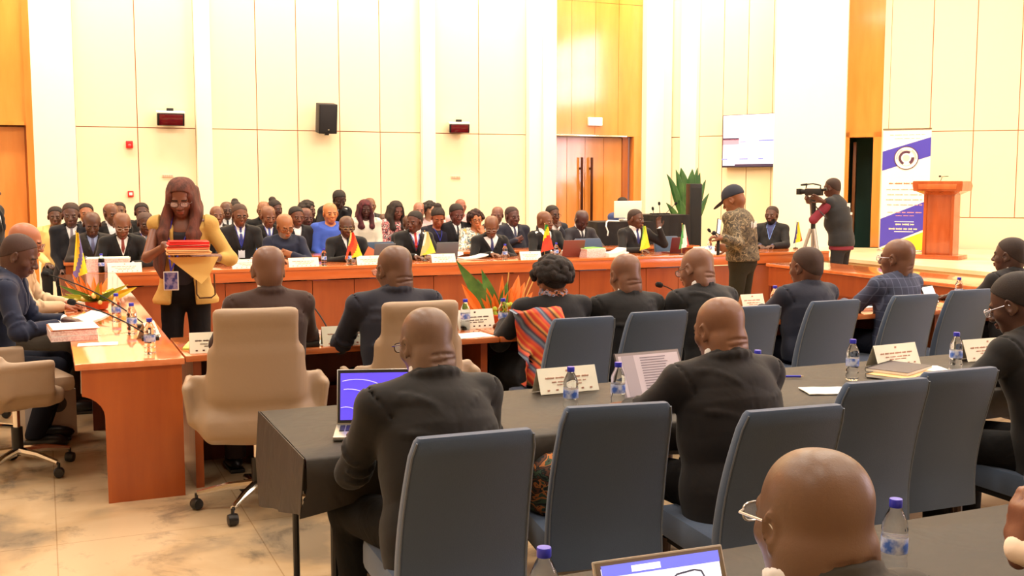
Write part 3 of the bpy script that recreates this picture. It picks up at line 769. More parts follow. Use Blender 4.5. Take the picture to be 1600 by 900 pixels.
# side wall with the screen
Tn = [0] + alongs(PA, PB, [1067, 1092, 1129, 1167, 1206]) + [(PB - PA).length]
m = MB(); panel_wall(m, PA, PB, [Tn[0], Tn[1]], ZS); panel_wall(m, PA, PB, Tn[2:], ZS); structure(m.build('wall_right', [WALL, SEAM]))
m = MB(); slab(m, PA, PB, Tn[1], Tn[2], 0, ZT, -.25, .10, .01); trim(m, PILA)
Sn = alongs(PB, PF, [1246, 1322, 1378, 1388, 1453, 1521, 1591, 1662, 1735, 1810, 1890])
m = MB(); slab(m, PB, PF, -.35, Sn[1], 0, ZT, -.25, .34, .01); trim(m, PILA)
m = MB(); panel_wall(m, PB, PF, Sn[3:] + [(PF - PB).length], [1.13, ZJ, 5.06, ZT]); slab(m, PB, PF, Sn[3], (PF - PB).length, 0, 1.12, -.25, .015); m.mi(0)
slab(m, PB, PF, Sn[2], Sn[3], 0, ZT, -.25, .0); m.mi(0); structure(m.build('wall_stage', [WALL, SEAM]))
# veneer bay with the open doorway on the stage
m = MB(); slab(m, PB, PF, Sn[1], Sn[2], ZJ, ZT, -.25, -.02); slab(m, PB, PF, Sn[1], Sn[1] + .06, .62, ZJ, -.4, .02)
slab(m, PB, PF, Sn[2] - .13, Sn[2], .62, ZJ, -.4, .02); slab(m, PB, PF, Sn[1], Sn[2], ZJ - .08, ZJ, -.4, .02); trim(m, OAK)
DOORG = mat('dark_green_opening', (44, 88, 76), .5)
m = MB(); slab(m, PB, PF, Sn[1] - .1, Sn[2] + .3, .0, ZJ + .2, -1.3, -1.25); slab(m, PB, PF, Sn[1] - .12, Sn[1] - .06, 0, ZJ, -1.3, -.25); slab(m, PB, PF, Sn[2] + .1, Sn[2] + .16, 0, ZJ, -1.3, -.25)
slab(m, PB, PF, Sn[1] - .1, Sn[2] + .3, ZJ, ZJ + .1, -1.3, -.25); structure(m.build('wall_passage', DOORG))
m = MB(); u_ = (PF - PB).normalized(); n_ = Vector((u_.y, -u_.x, 0)); hp0 = PB + u_ * (Sn[1] + .08) - n_ * .35
m.box(hp0 + Vector((0, 0, 1.5)) - n_ * .38 + u_ * .06, (.025, .4, .88), rz3(math.atan2(u_.y, u_.x)), .004); m.mi(0)
d3 = structure(m.build('door_3', wood('brown_door', (120, 74, 34), (104, 62, 28), .4, .1)))
# remaining shell
OFFW = mat('wall_paint', (226, 208, 176), .7)
m = MB(); m.box((17.1, PF.y / 2 - 2.6, ZT / 2), (.12, PF.y / 2 + 2.6, ZT / 2)); structure(m.build('wall_east', OFFW))
m = MB(); m.box((4, -5.2, ZT / 2), (13.2, .12, ZT / 2)); structure(m.build('wall_front', OFFW))
m = MB(); m.box((-9.1, 6.2, ZT / 2), (.12, 11.5, ZT / 2)); structure(m.build('wall_left', OFFW))
m = MB(); slab(m, PF, Vector((17.1, PF.y - .0, 0)), 0, 17.2 - PF.x, 0, ZT, -.2, 0); 
if PF.x < 16.9: structure(m.build('wall_corner', OFFW))
# daylight windows high in the east wall
SKYG = mat('daylit_pane', (240, 240, 255), .3, emit=((250, 236, 255), 19.0)); FR = mat('window_frame_paint', (235, 230, 220), .5)
for i, (y0, y1, zc_, zh_) in enumerate(((-.7, 1.15, 5.45, 1.1), (1.3, 3.15, 5.45, 1.1), (-.7, 1.15, 2.25, .95), (1.3, 2.4, 2.25, .95))):
    m = MB(); m.box((16.96, (y0 + y1) / 2, zc_), (.02, (y1 - y0) / 2, zh_)); wn = structure(m.build('window_%d' % (i + 1), SKYG))
    f = MB()
    for yy in (y0, (y0 + y1) / 2, y1): f.box((16.92, yy, zc_), (.04, .035, zh_ + .04))
    for zz in (zc_ - zh_, zc_, zc_ + zh_): f.box((16.92, (y0 + y1) / 2, zz), (.04, (y1 - y0) / 2, .035))
    f.build('window_frame', FR, wn)

# stage
STZ = .62; SX = 10.5
STONE = mat('stage_marble', (238, 214, 176), .3, var=(1.6, (222, 190, 146), .4, .7)); STF = mat('stage_front_stone', (226, 190, 140), .45, var=(1.2, (206, 168, 118), .35, .7))
m = MB(); q = PB + (PF - PB).normalized() * .1 + Vector((.0, -.36, 0))
pts = [(SX, -4.9), (SX, 13.3), (q.x - .05, q.y), (PF.x, PF.y), (17.0, PF.y), (17.0, -4.9)]
m.poly([Vector((x, y, 0)) for x, y in pts], STZ - .05, (0, 0, 1)); m.mi(1)
m.poly([Vector((x - (.03 if i < 2 else 0), y, STZ - .05)) for i, (x, y) in enumerate(pts)], .05, (0, 0, 1)); m.mi(0)
structure(m.build('floor_stage', [STONE, STF]))

# ------------------------------------------------------------------ wall fittings
BLK = mat('black_plastic', (22, 21, 22), .4); BLKM = mat('black_matte', (16, 15, 16), .7); GREY = mat('grey_plastic', (95, 95, 98), .5)
WHT = mat('white_plastic', (240, 238, 230), .4); CHROME = mat('chrome', (230, 228, 226), .08, metal=1.0)
def on_wall(px, py, off=0): p = onY(px, py, BW); p.y -= off; return p
def ir_panel(px, py, wd, hd, tilt, label):
    p = on_wall(px, py); t = thing('infrared_panel', label, 'infrared panel', p, tilt, 'dark red infrared panels on the back wall')
    m = MB(); m.box((0, -.16, 0), (wd, .05, hd), rx3(math.radians(12)), .012); m.build('housing', BLK, t)
    m = MB(); m.box((0, -.215, -.012), (wd * .86, .006, hd * .84), rx3(math.radians(12)), .004); m.build('red_filter', mat('red_filter', (96, 16, 26), .12, coat=.6), t)
    m = MB(); m.box((0, -.15, hd + .01), (wd * 1.03, .07, .012), rx3(math.radians(12)), .004); m.build('top_cover', WHT, t)
    m = MB(); m.box((0, -.05, 0), (.05, .06, .05)); m.box((0, -.08, hd + .05), (.05, .03, .025), bev=.006); m.build('wall_bracket', BLK, t)
ir_panel(265, 187, .20, .095, 0, 'dark red infrared panel in black housing above the red alarm box')
ir_panel(716, 201, .17, .075, math.radians(-14), 'smaller tilted dark red infrared panel near the double door')
t = thing('wall_speaker', 'black loudspeaker tilted down on a bracket high on the panelled wall', 'loudspeaker', on_wall(505, 186))
m = MB(); m.box((0, -.22, 0), (.15, .12, .235), rx3(math.radians(9)), .015); m.build('cabinet', mat('speaker_shell', (38, 36, 40), .55), t)
m = MB(); m.box((0, -.345, -.02), (.137, .006, .215), rx3(math.radians(9)), .01); m.build('grille', mat('speaker_grille', (30, 28, 32), .75, bump=(400, 1, .003)), t)
m = MB(); m.box((-.05, -.08, -.15), (.03, .08, .02)); m.tube([(-.05, -.0, -.15), (-.05, -.2, -.235)], .014); m.box((0, -.22, -.25), (.03, .03, .02)); m.build('mounting_bracket', BLK, t)
m = MB(); m.box((0, -.353, -.19), (.012, .003, .006)); m.build('badge', STEEL, t)
RED = mat('alarm_red', (214, 34, 34), .3)
t = thing('alarm_box', 'red square fire alarm box on the panelled wall below the infrared panel', 'fire alarm', on_wall(202, 226))
MB().box((0, -.025, 0), (.05, .025, .055), bev=.01).build('case', RED, t); MB().ball((0, -.05, -.012), (.026, .012, .024)).build('sounder', mat('alarm_pink', (240, 90, 90), .3), t)
t = thing('call_point', 'small red and white manual call point lower on the wall', 'fire alarm', on_wall(204, 303))
MB().box((0, -.02, 0), (.042, .02, .045), bev=.008).build('case', RED, t); MB().box((0, -.043, 0), (.024, .004, .022), bev=.002).build('glass_window', WHT, t)
for px, py, lb in ((712, 277, 'flat pale vent slot on the wall under the smaller infrared panel'), (262, 275, 'flat pale vent slot on the wall beside the woman with long hair')):
    t = thing('wall_vent', lb, 'vent', on_wall(px, py)); MB().box((0, -.008, 0), (.085, .008, .022), bev=.003).build('plate', mat('vent_plate', (244, 196, 168), .6), t)
    m = MB()
    for k in range(5): m.box((-.06 + .03 * k, -.018, 0), (.008, .003, .015))
    m.build('slot', mat('vent_slot', (226, 160, 136), .6), t)
t = thing('exit_sign', 'white lit rectangular sign above the double door', 'sign', on_wall(929, 190, -.02))
MB().box((0, -.03, 0), (.14, .03, .075), bev=.006).build('housing', WHT, t); MB().box((0, -.063, 0), (.13, .003, .066)).build('lit_face', mat('sign_face', (255, 255, 255), .4, emit=((250, 255, 250), 2.2)), t)

# wall screen
c4 = [onAB(px, py, PA, PB) for px, py in ((1135, 181), (1222, 176.5), (1222, 261), (1135, 262))]
uT = (PB - PA).normalized(); nT = Vector((uT.y, -uT.x, 0)); cT = sum(c4, Vector()) / 4; aT = math.atan2(uT.y, uT.x)
wT = ((c4[1] - c4[0]).length + (c4[2] - c4[3]).length) / 4; hT = ((c4[0] - c4[3]).length + (c4[1] - c4[2]).length) / 4
t = thing('wall_screen', 'large flat television on the side wall showing a white page', 'television', cT + nT * .1, aT)
MB().box((0, -.0, 0), (wT, .035, hT), bev=.006).build('housing', mat('tv_shell', (60, 52, 70), .3), t)
def emi(name, c, s): return mat(name, c, .4, emit=(c, s))
sc_ = MB().box((0, -.037, .012), (wT * .965, .003, hT * .95)).build('screen', emi('screen_white', (236, 228, 255), .95), t)
m = MB()
def tvbar(x0, x1, y0, y1): m.box((wT * ((x0 + x1) / 2 * 2 - 1), -.042, hT * (1 - (y0 + y1))), (wT * (x1 - x0), .0015, hT * (y1 - y0)))
for b in ((.33, .43, .51, .53), (.66, .95, .485, .515), (.0, .10, .83, .855), (.32, .48, .825, .855), (.66, .75, .825, .85)): tvbar(*b)
m.build('caption_bar', emi('screen_bar', (120, 130, 205), .7), sc_)
m = MB(); tvbar(.02, .31, .46, .565); m.mi(0); tvbar(.02, .31, .44, .48); m.mi(1); tvbar(.24, .97, .935, .985); m.mi(1); m.build('room_picture', [emi('screen_pink', (222, 140, 160), .7), emi('screen_dark', (58, 46, 70), .6)], sc_)
m = MB()
for x, y in ((.8, .36), (.48, .72), (.16, .73), (.79, .71)): m.ball((wT * (2 * x - 1), -.041, hT * (1 - 2 * y)), (.03, .003, .035), 10, 6)
m.build('emblem', emi('screen_cyan', (170, 205, 245), .85), sc_)
# ------------------------------------------------------------------ desks
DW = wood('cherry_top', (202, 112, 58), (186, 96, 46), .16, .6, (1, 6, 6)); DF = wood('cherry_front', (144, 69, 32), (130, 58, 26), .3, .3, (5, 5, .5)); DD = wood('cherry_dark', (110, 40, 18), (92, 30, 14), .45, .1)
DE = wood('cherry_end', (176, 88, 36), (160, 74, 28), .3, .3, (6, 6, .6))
TZ = .76
def desk_top(m, x0, x1, y0, y1, z=TZ, th=.035): m.box(((x0 + x1) / 2, (y0 + y1) / 2, z - th / 2), ((x1 - x0) / 2, (y1 - y0) / 2, th / 2), bev=.006)
# long rear desk facing the hall
X0, X1, YB = .35, 9.95, 11.98
t = thing('conference_desk', 'very long cherry desk with panelled front across the back of the square', 'desk', ((X0 + X1) / 2, YB + .35, 0))
def off(m_, o): 
    for v in m_.bm.verts: v.co -= Vector(o)
    return m_
O_ = ((X0 + X1) / 2, YB + .35, 0)
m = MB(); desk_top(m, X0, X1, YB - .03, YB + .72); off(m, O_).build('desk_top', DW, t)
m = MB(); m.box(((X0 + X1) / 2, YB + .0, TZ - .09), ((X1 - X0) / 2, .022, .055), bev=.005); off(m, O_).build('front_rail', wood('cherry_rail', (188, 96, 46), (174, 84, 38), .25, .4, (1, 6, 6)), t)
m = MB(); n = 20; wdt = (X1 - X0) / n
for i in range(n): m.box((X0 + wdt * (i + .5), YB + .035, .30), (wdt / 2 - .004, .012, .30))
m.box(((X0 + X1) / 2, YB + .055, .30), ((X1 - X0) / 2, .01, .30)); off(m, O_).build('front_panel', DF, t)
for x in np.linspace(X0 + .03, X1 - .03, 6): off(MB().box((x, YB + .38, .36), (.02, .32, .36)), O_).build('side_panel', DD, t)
# second desk behind it
O_ = (4.8, 13.95, 0); t = thing('conference_desk', 'second row desk mostly hidden behind the seated front row', 'desk', O_)
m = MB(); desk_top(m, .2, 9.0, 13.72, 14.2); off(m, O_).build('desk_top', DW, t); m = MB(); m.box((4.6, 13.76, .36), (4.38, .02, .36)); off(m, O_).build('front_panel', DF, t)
# left desk
O_ = (.4, 9.0, 0); t = thing('conference_desk', 'glossy cherry side desk running away from the floor-length end panel', 'desk', O_)
m = MB(); desk_top(m, .12, .67, 5.98, 11.94); off(m, O_).build('desk_top', wood('cherry_gloss_top', (222, 132, 82), (208, 112, 62), .10, .8, (6, 1, 6)), t)
def endp(y, mt):
    m = MB(); P = [(.15, .735), (.15, .585)] + [(.15 + .11 * math.sin(a) ** 1.3, .585 - .12 * (1 - math.cos(a))) for a in np.linspace(.2, PI / 2, 6)] + [(.262, .02), (.262, 0), (.655, 0), (.655, .735)]
    m.poly([Vector((x, y, z)) for x, z in P], .04, (0, 1, 0)); return off(m, O_).build('end_panel', mt, t)
endp(6.0, DE); endp(7.85, DD); endp(9.9, DD)
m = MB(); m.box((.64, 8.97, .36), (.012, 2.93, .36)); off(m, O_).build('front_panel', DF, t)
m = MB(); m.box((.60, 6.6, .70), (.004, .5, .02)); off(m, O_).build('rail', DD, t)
# front desk
O_ = (4.2, 6.4, 0); t = thing('conference_desk', 'cherry desk with the name cards in front of the two cream chairs', 'desk', O_)
m = MB(); desk_top(m, .68, 2.53, 6.04, 6.80); desk_top(m, 2.54, 4.35, 6.04, 6.80); desk_top(m, 4.36, 6.17, 6.04, 6.8); desk_top(m, 6.18, 7.9, 6.04, 6.8); off(m, O_).build('desk_top', DW, t)
for x in (.75, 2.46, 4.3, 6.12, 7.85): off(MB().box((x, 6.42, .36), (.022, .30, .36)), O_).build('leg', DE, t)
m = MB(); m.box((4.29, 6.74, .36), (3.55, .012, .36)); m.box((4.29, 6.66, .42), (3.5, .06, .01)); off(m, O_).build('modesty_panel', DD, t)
# right desk
O_ = (8.1, 8.6, 0); t = thing('conference_desk', 'cherry side desk with rounded corner beside the stage', 'desk', O_)
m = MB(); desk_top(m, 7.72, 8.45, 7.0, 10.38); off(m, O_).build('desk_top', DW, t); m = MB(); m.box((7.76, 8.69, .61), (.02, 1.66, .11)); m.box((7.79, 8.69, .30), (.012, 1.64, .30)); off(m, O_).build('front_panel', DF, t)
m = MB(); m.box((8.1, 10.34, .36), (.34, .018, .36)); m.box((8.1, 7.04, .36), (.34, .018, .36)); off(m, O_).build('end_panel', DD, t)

# ------------------------------------------------------------------ cloth covered tables
CLOTH = mat('black_tablecloth', (47, 41, 34), .55, spec=.3, bump=(4, .7, .02)); CLOTHD = mat('black_skirt', (30, 26, 25), .75, bump=(4, .5, .02))
def covered_table(label, x0, x1, y0, y1, z=.75, drop=.12, far=.42, corner=True):
    O = Vector(((x0 + x1) / 2, (y0 + y1) / 2, 0)); t = thing('covered_table', label, 'table', O)
    hx, hy = (x1 - x0) / 2, (y1 - y0) / 2
    m = MB(); m.box((0, 0, z - .03), (hx - .01, hy - .01, .018)); m.build('table_board', DD, t)
    for sx in (-1, 1):
        for sy in (-1, 1):
            m = MB(); m.tube([(sx * (hx - .12), sy * (hy - .1), 0), (sx * (hx - .12), sy * (hy - .1), z - .05)], .014, 8); m.build('leg', mat('table_leg_metal', (50, 50, 52), .35, metal=.7), t)
    # cloth: a sheet folded over the two long edges and the ends
    def dropz(u, s): return s * (1 + .12 * math.sin(u * 3.1) + .06 * math.sin(u * 8.3))
    nx = int((x1 - x0) / .08) + 1; P = []
    for i in range(nx + 1):
        x = -hx + 2 * hx * i / nx; row = []
        dn = dropz(x, drop) + (.10 * max(0, 1 - (x + hx) / .35) if corner else 0); df = dropz(x + 2, far)
        wv = .012 * math.sin(x * 17)
        row += [(x - (.03 * max(0, 1 - (x + hx) / .3) if corner else 0), -hy - .02 + wv, z - dn), (x, -hy - .012 + wv * .5, z - dn * .5), (x, -hy - .006, z - .01), (x, -hy + .01, z)]
        for k in range(1, 6): row.append((x, -hy + .01 + (2 * hy - .02) * k / 6, z + .0015 * math.sin(x * 9 + k * 2)))
        row += [(x, hy - .01, z), (x, hy + .006, z - .01), (x, hy + .012 + wv, z - df * .5), (x, hy + .02 + wv * 2, z - df)]
        P.append(row)
    m = MB(); m.sheet(P, .004, (0, 0, 1)); 
    # end drape
    e = []
    for k in range(9):
        y = -hy + 2 * hy * k / 8; dd = .20 + .20 * (k / 8)
        e.append([(-hx - .004, y, z), (-hx - .012 - .008 * math.sin(k * 1.7), y, z - dd * .5), (-hx - .02 + .012 * math.sin(k * 1.7), y, z - dd)])
    if corner: m.sheet(e, .004, (1, 0, 0))
    m.build('tablecloth', CLOTH, t, angle=60); return t
tab2 = covered_table('long black-clothed table behind the laptop with the blue wallpaper', .80, 5.6, 3.64, 4.50)
tab3 = covered_table('black-clothed table in the nearest corner under the open laptop', .62, 4.4, 1.47, 2.30, corner=False)

# ------------------------------------------------------------------ chairs
BLUE = mat('blue_grey_fabric', (70, 84, 106), .9, spec=.2, bump=(260, .35, .002), sheen=.3); PIPE = mat('blue_piping', (104, 112, 124), .8)
DLEG = mat('dark_wood_leg', (56, 34, 24), .5)
def blue_chair(label, loc, rz, group=None):
    t = thing('blue_chair', label, 'chair', loc, rz, group)
    rings = []; m = MB(); N_ = 12; prof = []
    for i in range(N_ + 1):
        q = i / N_; z = .33 + .60 * q; y = -.20 - .13 * max(0, (q - .18) / .82) ** 1.35 + .012 * math.sin(q * PI); hw = .215 - .017 * q + .006 * math.sin(q * PI); th = .034 - .010 * q
        if i == N_: hw -= .008
        r = .014; pts = []
        for cx, cy, a0 in ((hw - r, th - r, 0), (-hw + r, th - r, PI / 2), (-hw + r, -th + r, PI), (hw - r, -th + r, 3 * PI / 2)):
            for k in range(3): a = a0 + k * PI / 4; pts.append((cx + r * math.cos(a), y + cy + r * math.sin(a), z))
        prof.append((hw, y, th, z)); rings.append(m.ring(pts))
    hw, y, th, z = prof[-1]; pts = []
    for cx, cy, a0 in ((hw - .02, th - .014, 0), (-hw + .02, th - .014, PI / 2), (-hw + .02, -th + .014, PI), (hw - .02, -th + .014, 3 * PI / 2)):
        for k in range(3): a = a0 + k * PI / 4; pts.append((cx + .010 * math.cos(a), y - .002 + cy + .008 * math.sin(a), z + .012))
    rings.append(m.ring(pts)); m.skin(rings); b = m.build('backrest', BLUE, t, angle=50)
    for s in (-1, 1):
        p = MB(); p.tube([(s * (h_ - .003), y_ - t_ + .003, z_) for h_, y_, t_, z_ in prof], .0035, 6); p.build('piping', PIPE, b)
    m = MB(); m.box((0, .03, .405), (.215, .23, .055), bev=.025); m.build('seat', BLUE, t)
    m = MB(); m.box((0, .03, .345), (.19, .2, .02)); m.build('seat_frame', BLKM, t)
    for sx in (-1, 1):
        for sy in (-1, 1): 
            m = MB(); m.tube([(sx * .185, .03 + sy * .19, .34), (sx * .19, .03 + sy * .21, 0)], [.02, .014], 8); m.build('leg', DLEG, t)
    return t
def chair_at(px, py, label, rz=0, ztop=.935, group=None):
    p = onz(px, py, ztop); d = Vector((0, .33, 0)); d.rotate(Euler((0, 0, rz))); return blue_chair(label, (p.x + d.x, p.y + d.y, 0), rz, group)
G1 = 'blue chairs at the cherry desk'; G2 = 'blue chairs at the long black table'
chair_at(741, 680, 'nearest blue chair with its full tall back toward the viewer', math.radians(-2), group=G2)
chair_at(965, 635, 'tall blue chair with the patterned bag beside it', math.radians(-9), group=G2)
chair_at(1240, 640, 'blue chair behind the head of the nearest bald man', math.radians(-4), group=G2)
chair_at(1385, 597, 'empty blue chair in front of the ring-bound notebooks', math.radians(-4), group=G2)
chair_at(1500, 580, 'empty blue chair in front of the bottle and rightmost name card', math.radians(-1), group=G2)
chair_at(912, 498, 'blue chair behind the woman with the bright striped shawl', group=G1)
chair_at(1029, 488, 'blue chair behind the bald man with white collar', group=G1)
chair_at(1178, 480, 'blue chair partly hidden by the bald man at the open laptop', group=G1)
chair_at(1305, 471, 'blue chair behind the man in slate blue suit', group=G1)
chair_at(1430, 462, 'blue chair behind the man in checked blue jacket', group=G1)
chair_at(1518, 454, 'empty blue chair behind the white tablet', group=G1)
p = onz(1590, 470, .8); blue_chair('blue chair under the man with white spectacles', (3.98, 3.42, 0), 0, G2)

CREAM = mat('cream_leather', (158, 134, 110), .5, spec=.4, bump=(30, .15, .004)); CREAM2 = mat('taupe_leather', (128, 108, 88), .5)
CHB = mat('chair_base_chrome', (220, 216, 210), .12, metal=1.0)
def office_chair(label, loc, rz, m_=CREAM, group='cream swivel chairs'):
    t = thing('swivel_chair', label, 'chair', loc, rz, group); t.scale = (1, 1, 1.04)
    F = Field((-.42, -.42, .32), (.42, .42, 1.12), .012)
    RB = NR('x', -.10) @ np.eye(3)
    F.box((0, -.262, .83), (.205, .024, .21), .02, .02, NR('x', .13), curve=.35)
    F.cone((-.15, -.27, 1.0), (.15, -.27, 1.0), .03, .03, .04); F.cone((-.16, -.235, .66), (.16, -.235, .66), .035, .035, .06, None, (1.1, .8, 2.2))
    F.box((0, -.215, .585), (.325, .024, .13), .024, .05, curve=.75)
    F.box((0, -.245, .72), (.235, .026, .13), .026, .05, NR('x', .08), curve=.5)
    F.box((0, -.20, .48), (.25, .03, .10), .03, .06, curve=.6)
    for s in (-1, 1):
        F.box((s * .325, -.03, .575), (.018, .17, .095), .018, .05, NR('z', s * .06) @ NR('y', s * .14)); F.cone((s * .335, -.16, .655), (s * .335, .11, .655), .02, .018, .02)
        F.cone((s * .22, -.2, .50), (s * .24, .1, .47), .05, .05, .06)
    F.box((0, -.03, .46), (.26, .24, .045), .03, .07); F.ell((0, -.04, .43), (.2, .2, .07), .05)
    F.mesh('shell', m_, t)
    m = MB(); m.box((0, .04, .515), (.235, .24, .045), bev=.035); m.build('seat_cushion', m_, t)
    m = MB(); m.tube([(0, 0, .40), (0, 0, .22)], .02, 12); m.mi(0); m.tube([(0, 0, .26), (0, 0, .10)], .032, 12); m.mi(1); m.build('gas_column', [CHB, BLK], t)
    for k in range(5):
        a = 2 * PI * k / 5 + .5; d = Vector((math.cos(a), math.sin(a), 0)); m = MB()
        m.tube([Vector((0, 0, .125)), d * .16 + Vector((0, 0, .115)), d * .31 + Vector((0, 0, .085))], [.026, .02, .014], 8); lg = m.build('base_leg', CHB, t)
        c = MB(); e = d * .315; c.lathe([(.004, -.026), (.026, -.024), (.03, -.01), (.03, .01), (.026, .024), (.004, .026)], 14)
        rr = Matrix.Rotation(PI / 2, 3, 'X'); rr = rz3(a + .7) @ rr
        for v in c.bm.verts: v.co = rr @ v.co + e + Vector((0, 0, .031))
        c.tube([e + Vector((0, 0, .03)), e + Vector((0, 0, .085))], .009, 6); c.build('caster', BLK, lg)
    return t
p1 = onz(372, 600, .70)
office_chair('large cream swivel chair with its back to the viewer behind the cherry desk corner', (.98, 5.62, 0), math.radians(-8))
office_chair('cream swivel chair behind the bald man at the blue laptop', (1.80, 5.60, 0), math.radians(-3))
office_chair('cream swivel chair with visible seat and chrome star base by the side desk', (-.19, 6.88, 0), math.radians(-75))
office_chair('taupe swivel chair under the man in navy suit', (-.50, 7.70, 0), math.radians(-90), CREAM2)
office_chair('taupe swivel chair under the man in beige jacket', (-.45, 8.8, 0), math.radians(-90), CREAM2)
for px, py, Y, rz, lb in ((592, 352, 13.35, PI, 'empty blue chair turned to the hall in the middle of the front row'), (918, 376, 13.05, PI, 'low blue chair back behind the brown laptop'), (1040, 370, 13.15, PI, 'empty blue chair beside the man raising his hand'), (960, 330, 15.9, PI, 'blue chair beside the white monitor')):
    p = onY(px, py, Y); blue_chair(lb, (p.x, Y - .33, 0), rz, 'blue chairs behind the long rear desk')

# ------------------------------------------------------------------ small table things
PLW = mat('white_card', (240, 236, 214), .6); INK = mat('red_brown_ink', (212, 160, 136), .7); INKD = mat('dark_ink', (96, 70, 66), .7)
def word_rows(m, rows, z0, tilt_fn, seed=1, h=.006):
    rnd = random.Random(seed)
    for (x0, x1, v, hh) in rows:
        x = x0
        while x < x1 - .004:
            wl = rnd.uniform(.018, .045)
            xe = min(x + wl, x1)
            q = x
            while q < xe - .001:
                a = rnd.uniform(.5, 1.0); p0 = tilt_fn(q, v); 
                m.box(p0, (.0009, .0007, hh * a / 2)); q += .0032
            m.box(tilt_fn((x + xe) / 2, v), ((xe - x) / 2, .0006, hh * .13))
            x = xe + .008
def name_card(label, loc, rz=0, wd=.30, ht=.11, ink=INK, seed=1, group='folded white name cards'):
    t = thing('name_card', label, 'name card', loc, rz, group); b = .045
    m = MB(); m.sheet([[(-wd / 2, -b, .0), (wd / 2, -b, .0)], [(-wd / 2, 0, ht), (wd / 2, 0, ht)], [(-wd / 2, b, .0), (wd / 2, b, .0)]], .0015, (0, 0, 1)); m.build('card', PLW, t, smooth=False)
    m = MB(); th = math.atan2(b, ht)
    def tf(x, v): return Vector((x, -b + b * v - .0016, ht * v))
    word_rows(m, [(-wd * .38, wd * .36, .60, .010), (-wd * .28, wd * .3, .44, .007), (-wd * .2, wd * .22, .33, .007)], 0, tf, seed)
    for k in range(6): m.box(tf(-wd * .36 + wd * .145 * k, .13), (.006, .0007, .004))
    m.box(tf(0, .85), (.006, .0007, .005)); m.build('printed_text', ink, t, smooth=False)
    return t
WATER = bpy.data.materials.new('water_bottle_plastic'); WATER.use_nodes = True
_b = WATER.node_tree.nodes['Principled BSDF']; _b.inputs['Base Color'].default_value = (.93, .96, 1, 1); _b.inputs['Transmission Weight'].default_value = 1; _b.inputs['Roughness'].default_value = .02; _b.inputs['IOR'].default_value = 1.25
CAPB = mat('blue_cap', (52, 56, 190), .35); LABB = mat('blue_label', (70, 110, 200), .4, var=(30, (205, 215, 240), .42, .6))
def make_bottle():
    t = thing('water_bottle', None, None)
    pr = [(.004, 0), (.026, .001), (.0305, .008), (.031, .02), (.0285, .03), (.031, .038), (.031, .05), (.0285, .058), (.0308, .066), (.0308, .112), (.0295, .118), (.031, .126), (.0285, .142), (.021, .160), (.0135, .176), (.0125, .184), (.004, .185)]
    m = MB(); m.lathe(pr, 24); m.build('bottle_body', WATER, t, angle=80)
    m = MB(); m.lathe([(.0312, .070), (.0314, .071), (.0314, .106), (.0312, .107)], 24); m.build('paper_label', LABB, t)
    m = MB(); m.lathe([(.0148, .178), (.0155, .180), (.0155, .195), (.0145, .198), (.004, .1985)], 20); m.build('cap', CAPB, t); return t
_bot = []
def bottle(label, loc, group='water bottles', s=1.0):
    if not _bot: _bot.append(make_bottle()); t = _bot[0]
    else: t = copy_tree(_bot[0])
    t.location = loc; t.scale = (s, s, s); t.rotation_euler = (0, 0, random.uniform(0, 6)); return tag(t, label, 'bottle', group)
def at_cap(px, py, tz=.76):
    p = onz(px, py, tz + .195)
    if py < 420 and p.y < YB + .07: p = onY(px, py, YB + .07)
    return (p.x, p.y, tz)
for px, py, tz, lb in (
    (892, 574, .754, 'water bottle in front of the name card with bent corner'), (966, 567, .754, 'water bottle standing by the open laptop page'),
    (1333, 531, .754, 'water bottle to the left of the ring-bound notebooks'), (1495, 520, .754, 'water bottle beside the pen and rightmost name card'),
    (1184, 548, .754, 'water bottle showing only its blue cap over the shoulder'),
    (1400, 781, .754, 'nearest full water bottle beside the bald head'), (850, 857, .754, 'water bottle cut off by the bottom edge beside the open laptop'),
    (727, 468, .76, 'water bottle seen behind the name card by the flowers'), (786, 467, .76, 'water bottle standing right of the bird of paradise flowers'),
    (1211, 447, .76, 'water bottle beside the man in slate blue suit'), (1499, 434, .76, 'water bottle by the tablet at the cherry desk'),
    (181, 459, .76, 'water bottle in front of the yellow flowers on the side desk'), (205, 474, .76, 'middle of three water bottles along the side desk'), (233, 498, .76, 'water bottle beside the green folder at the desk corner'),
    (158, 401, .76, 'water bottle left of the name card of the man with white lanyard'), (383, 372, .76, 'water bottle by the blue bag on the rear desk'), (506, 395, .76, 'water bottle between two name cards near the man in navy tunic'),
    (789, 386, .76, 'water bottle beside the bowed man with white shirt'), (869, 384, .76, 'water bottle next to the green yellow red flag'), (1109, 376, .76, 'water bottle at the empty end of the rear desk'), (545, 388, .76, 'water bottle behind the red and yellow flag')):
    bottle(lb, at_cap(px, py, tz))
def cardat(px, py, tz, **k):
    p = onz(px, py, tz)
    if tz == .76: p = onY(px, py, min(max(p.y, 6.12), 6.66))
    return name_card(loc=(p.x, p.y, tz), **k)
cardat(884, 596 + 14, .754, label='cream name card with bent corner on the black table', rz=math.radians(2), seed=2)
cardat(1396, 570, .754, label='cream name card above the ring-bound notebooks', rz=math.radians(4), seed=3)
cardat(1540, 560, .754, label='cream name card behind the blue pen', rz=math.radians(-1), seed=4, wd=.34)
cardat(334, 549, .76, label='cream name card half hidden by the large cream chair', rz=math.radians(-4), seed=5, ink=INKD, wd=.26)
cardat(540, 540, .76, label='cream name card between the two cream chairs', rz=math.radians(-3), seed=6, wd=.28)
cardat(741, 512, .76, label='name card in front of the bird of paradise flowers', rz=math.radians(3), seed=7, ink=INKD, wd=.26, ht=.12)
cardat(1174, 474, .76, label='small name card right of the man with tilted head', rz=0, seed=8, wd=.2)
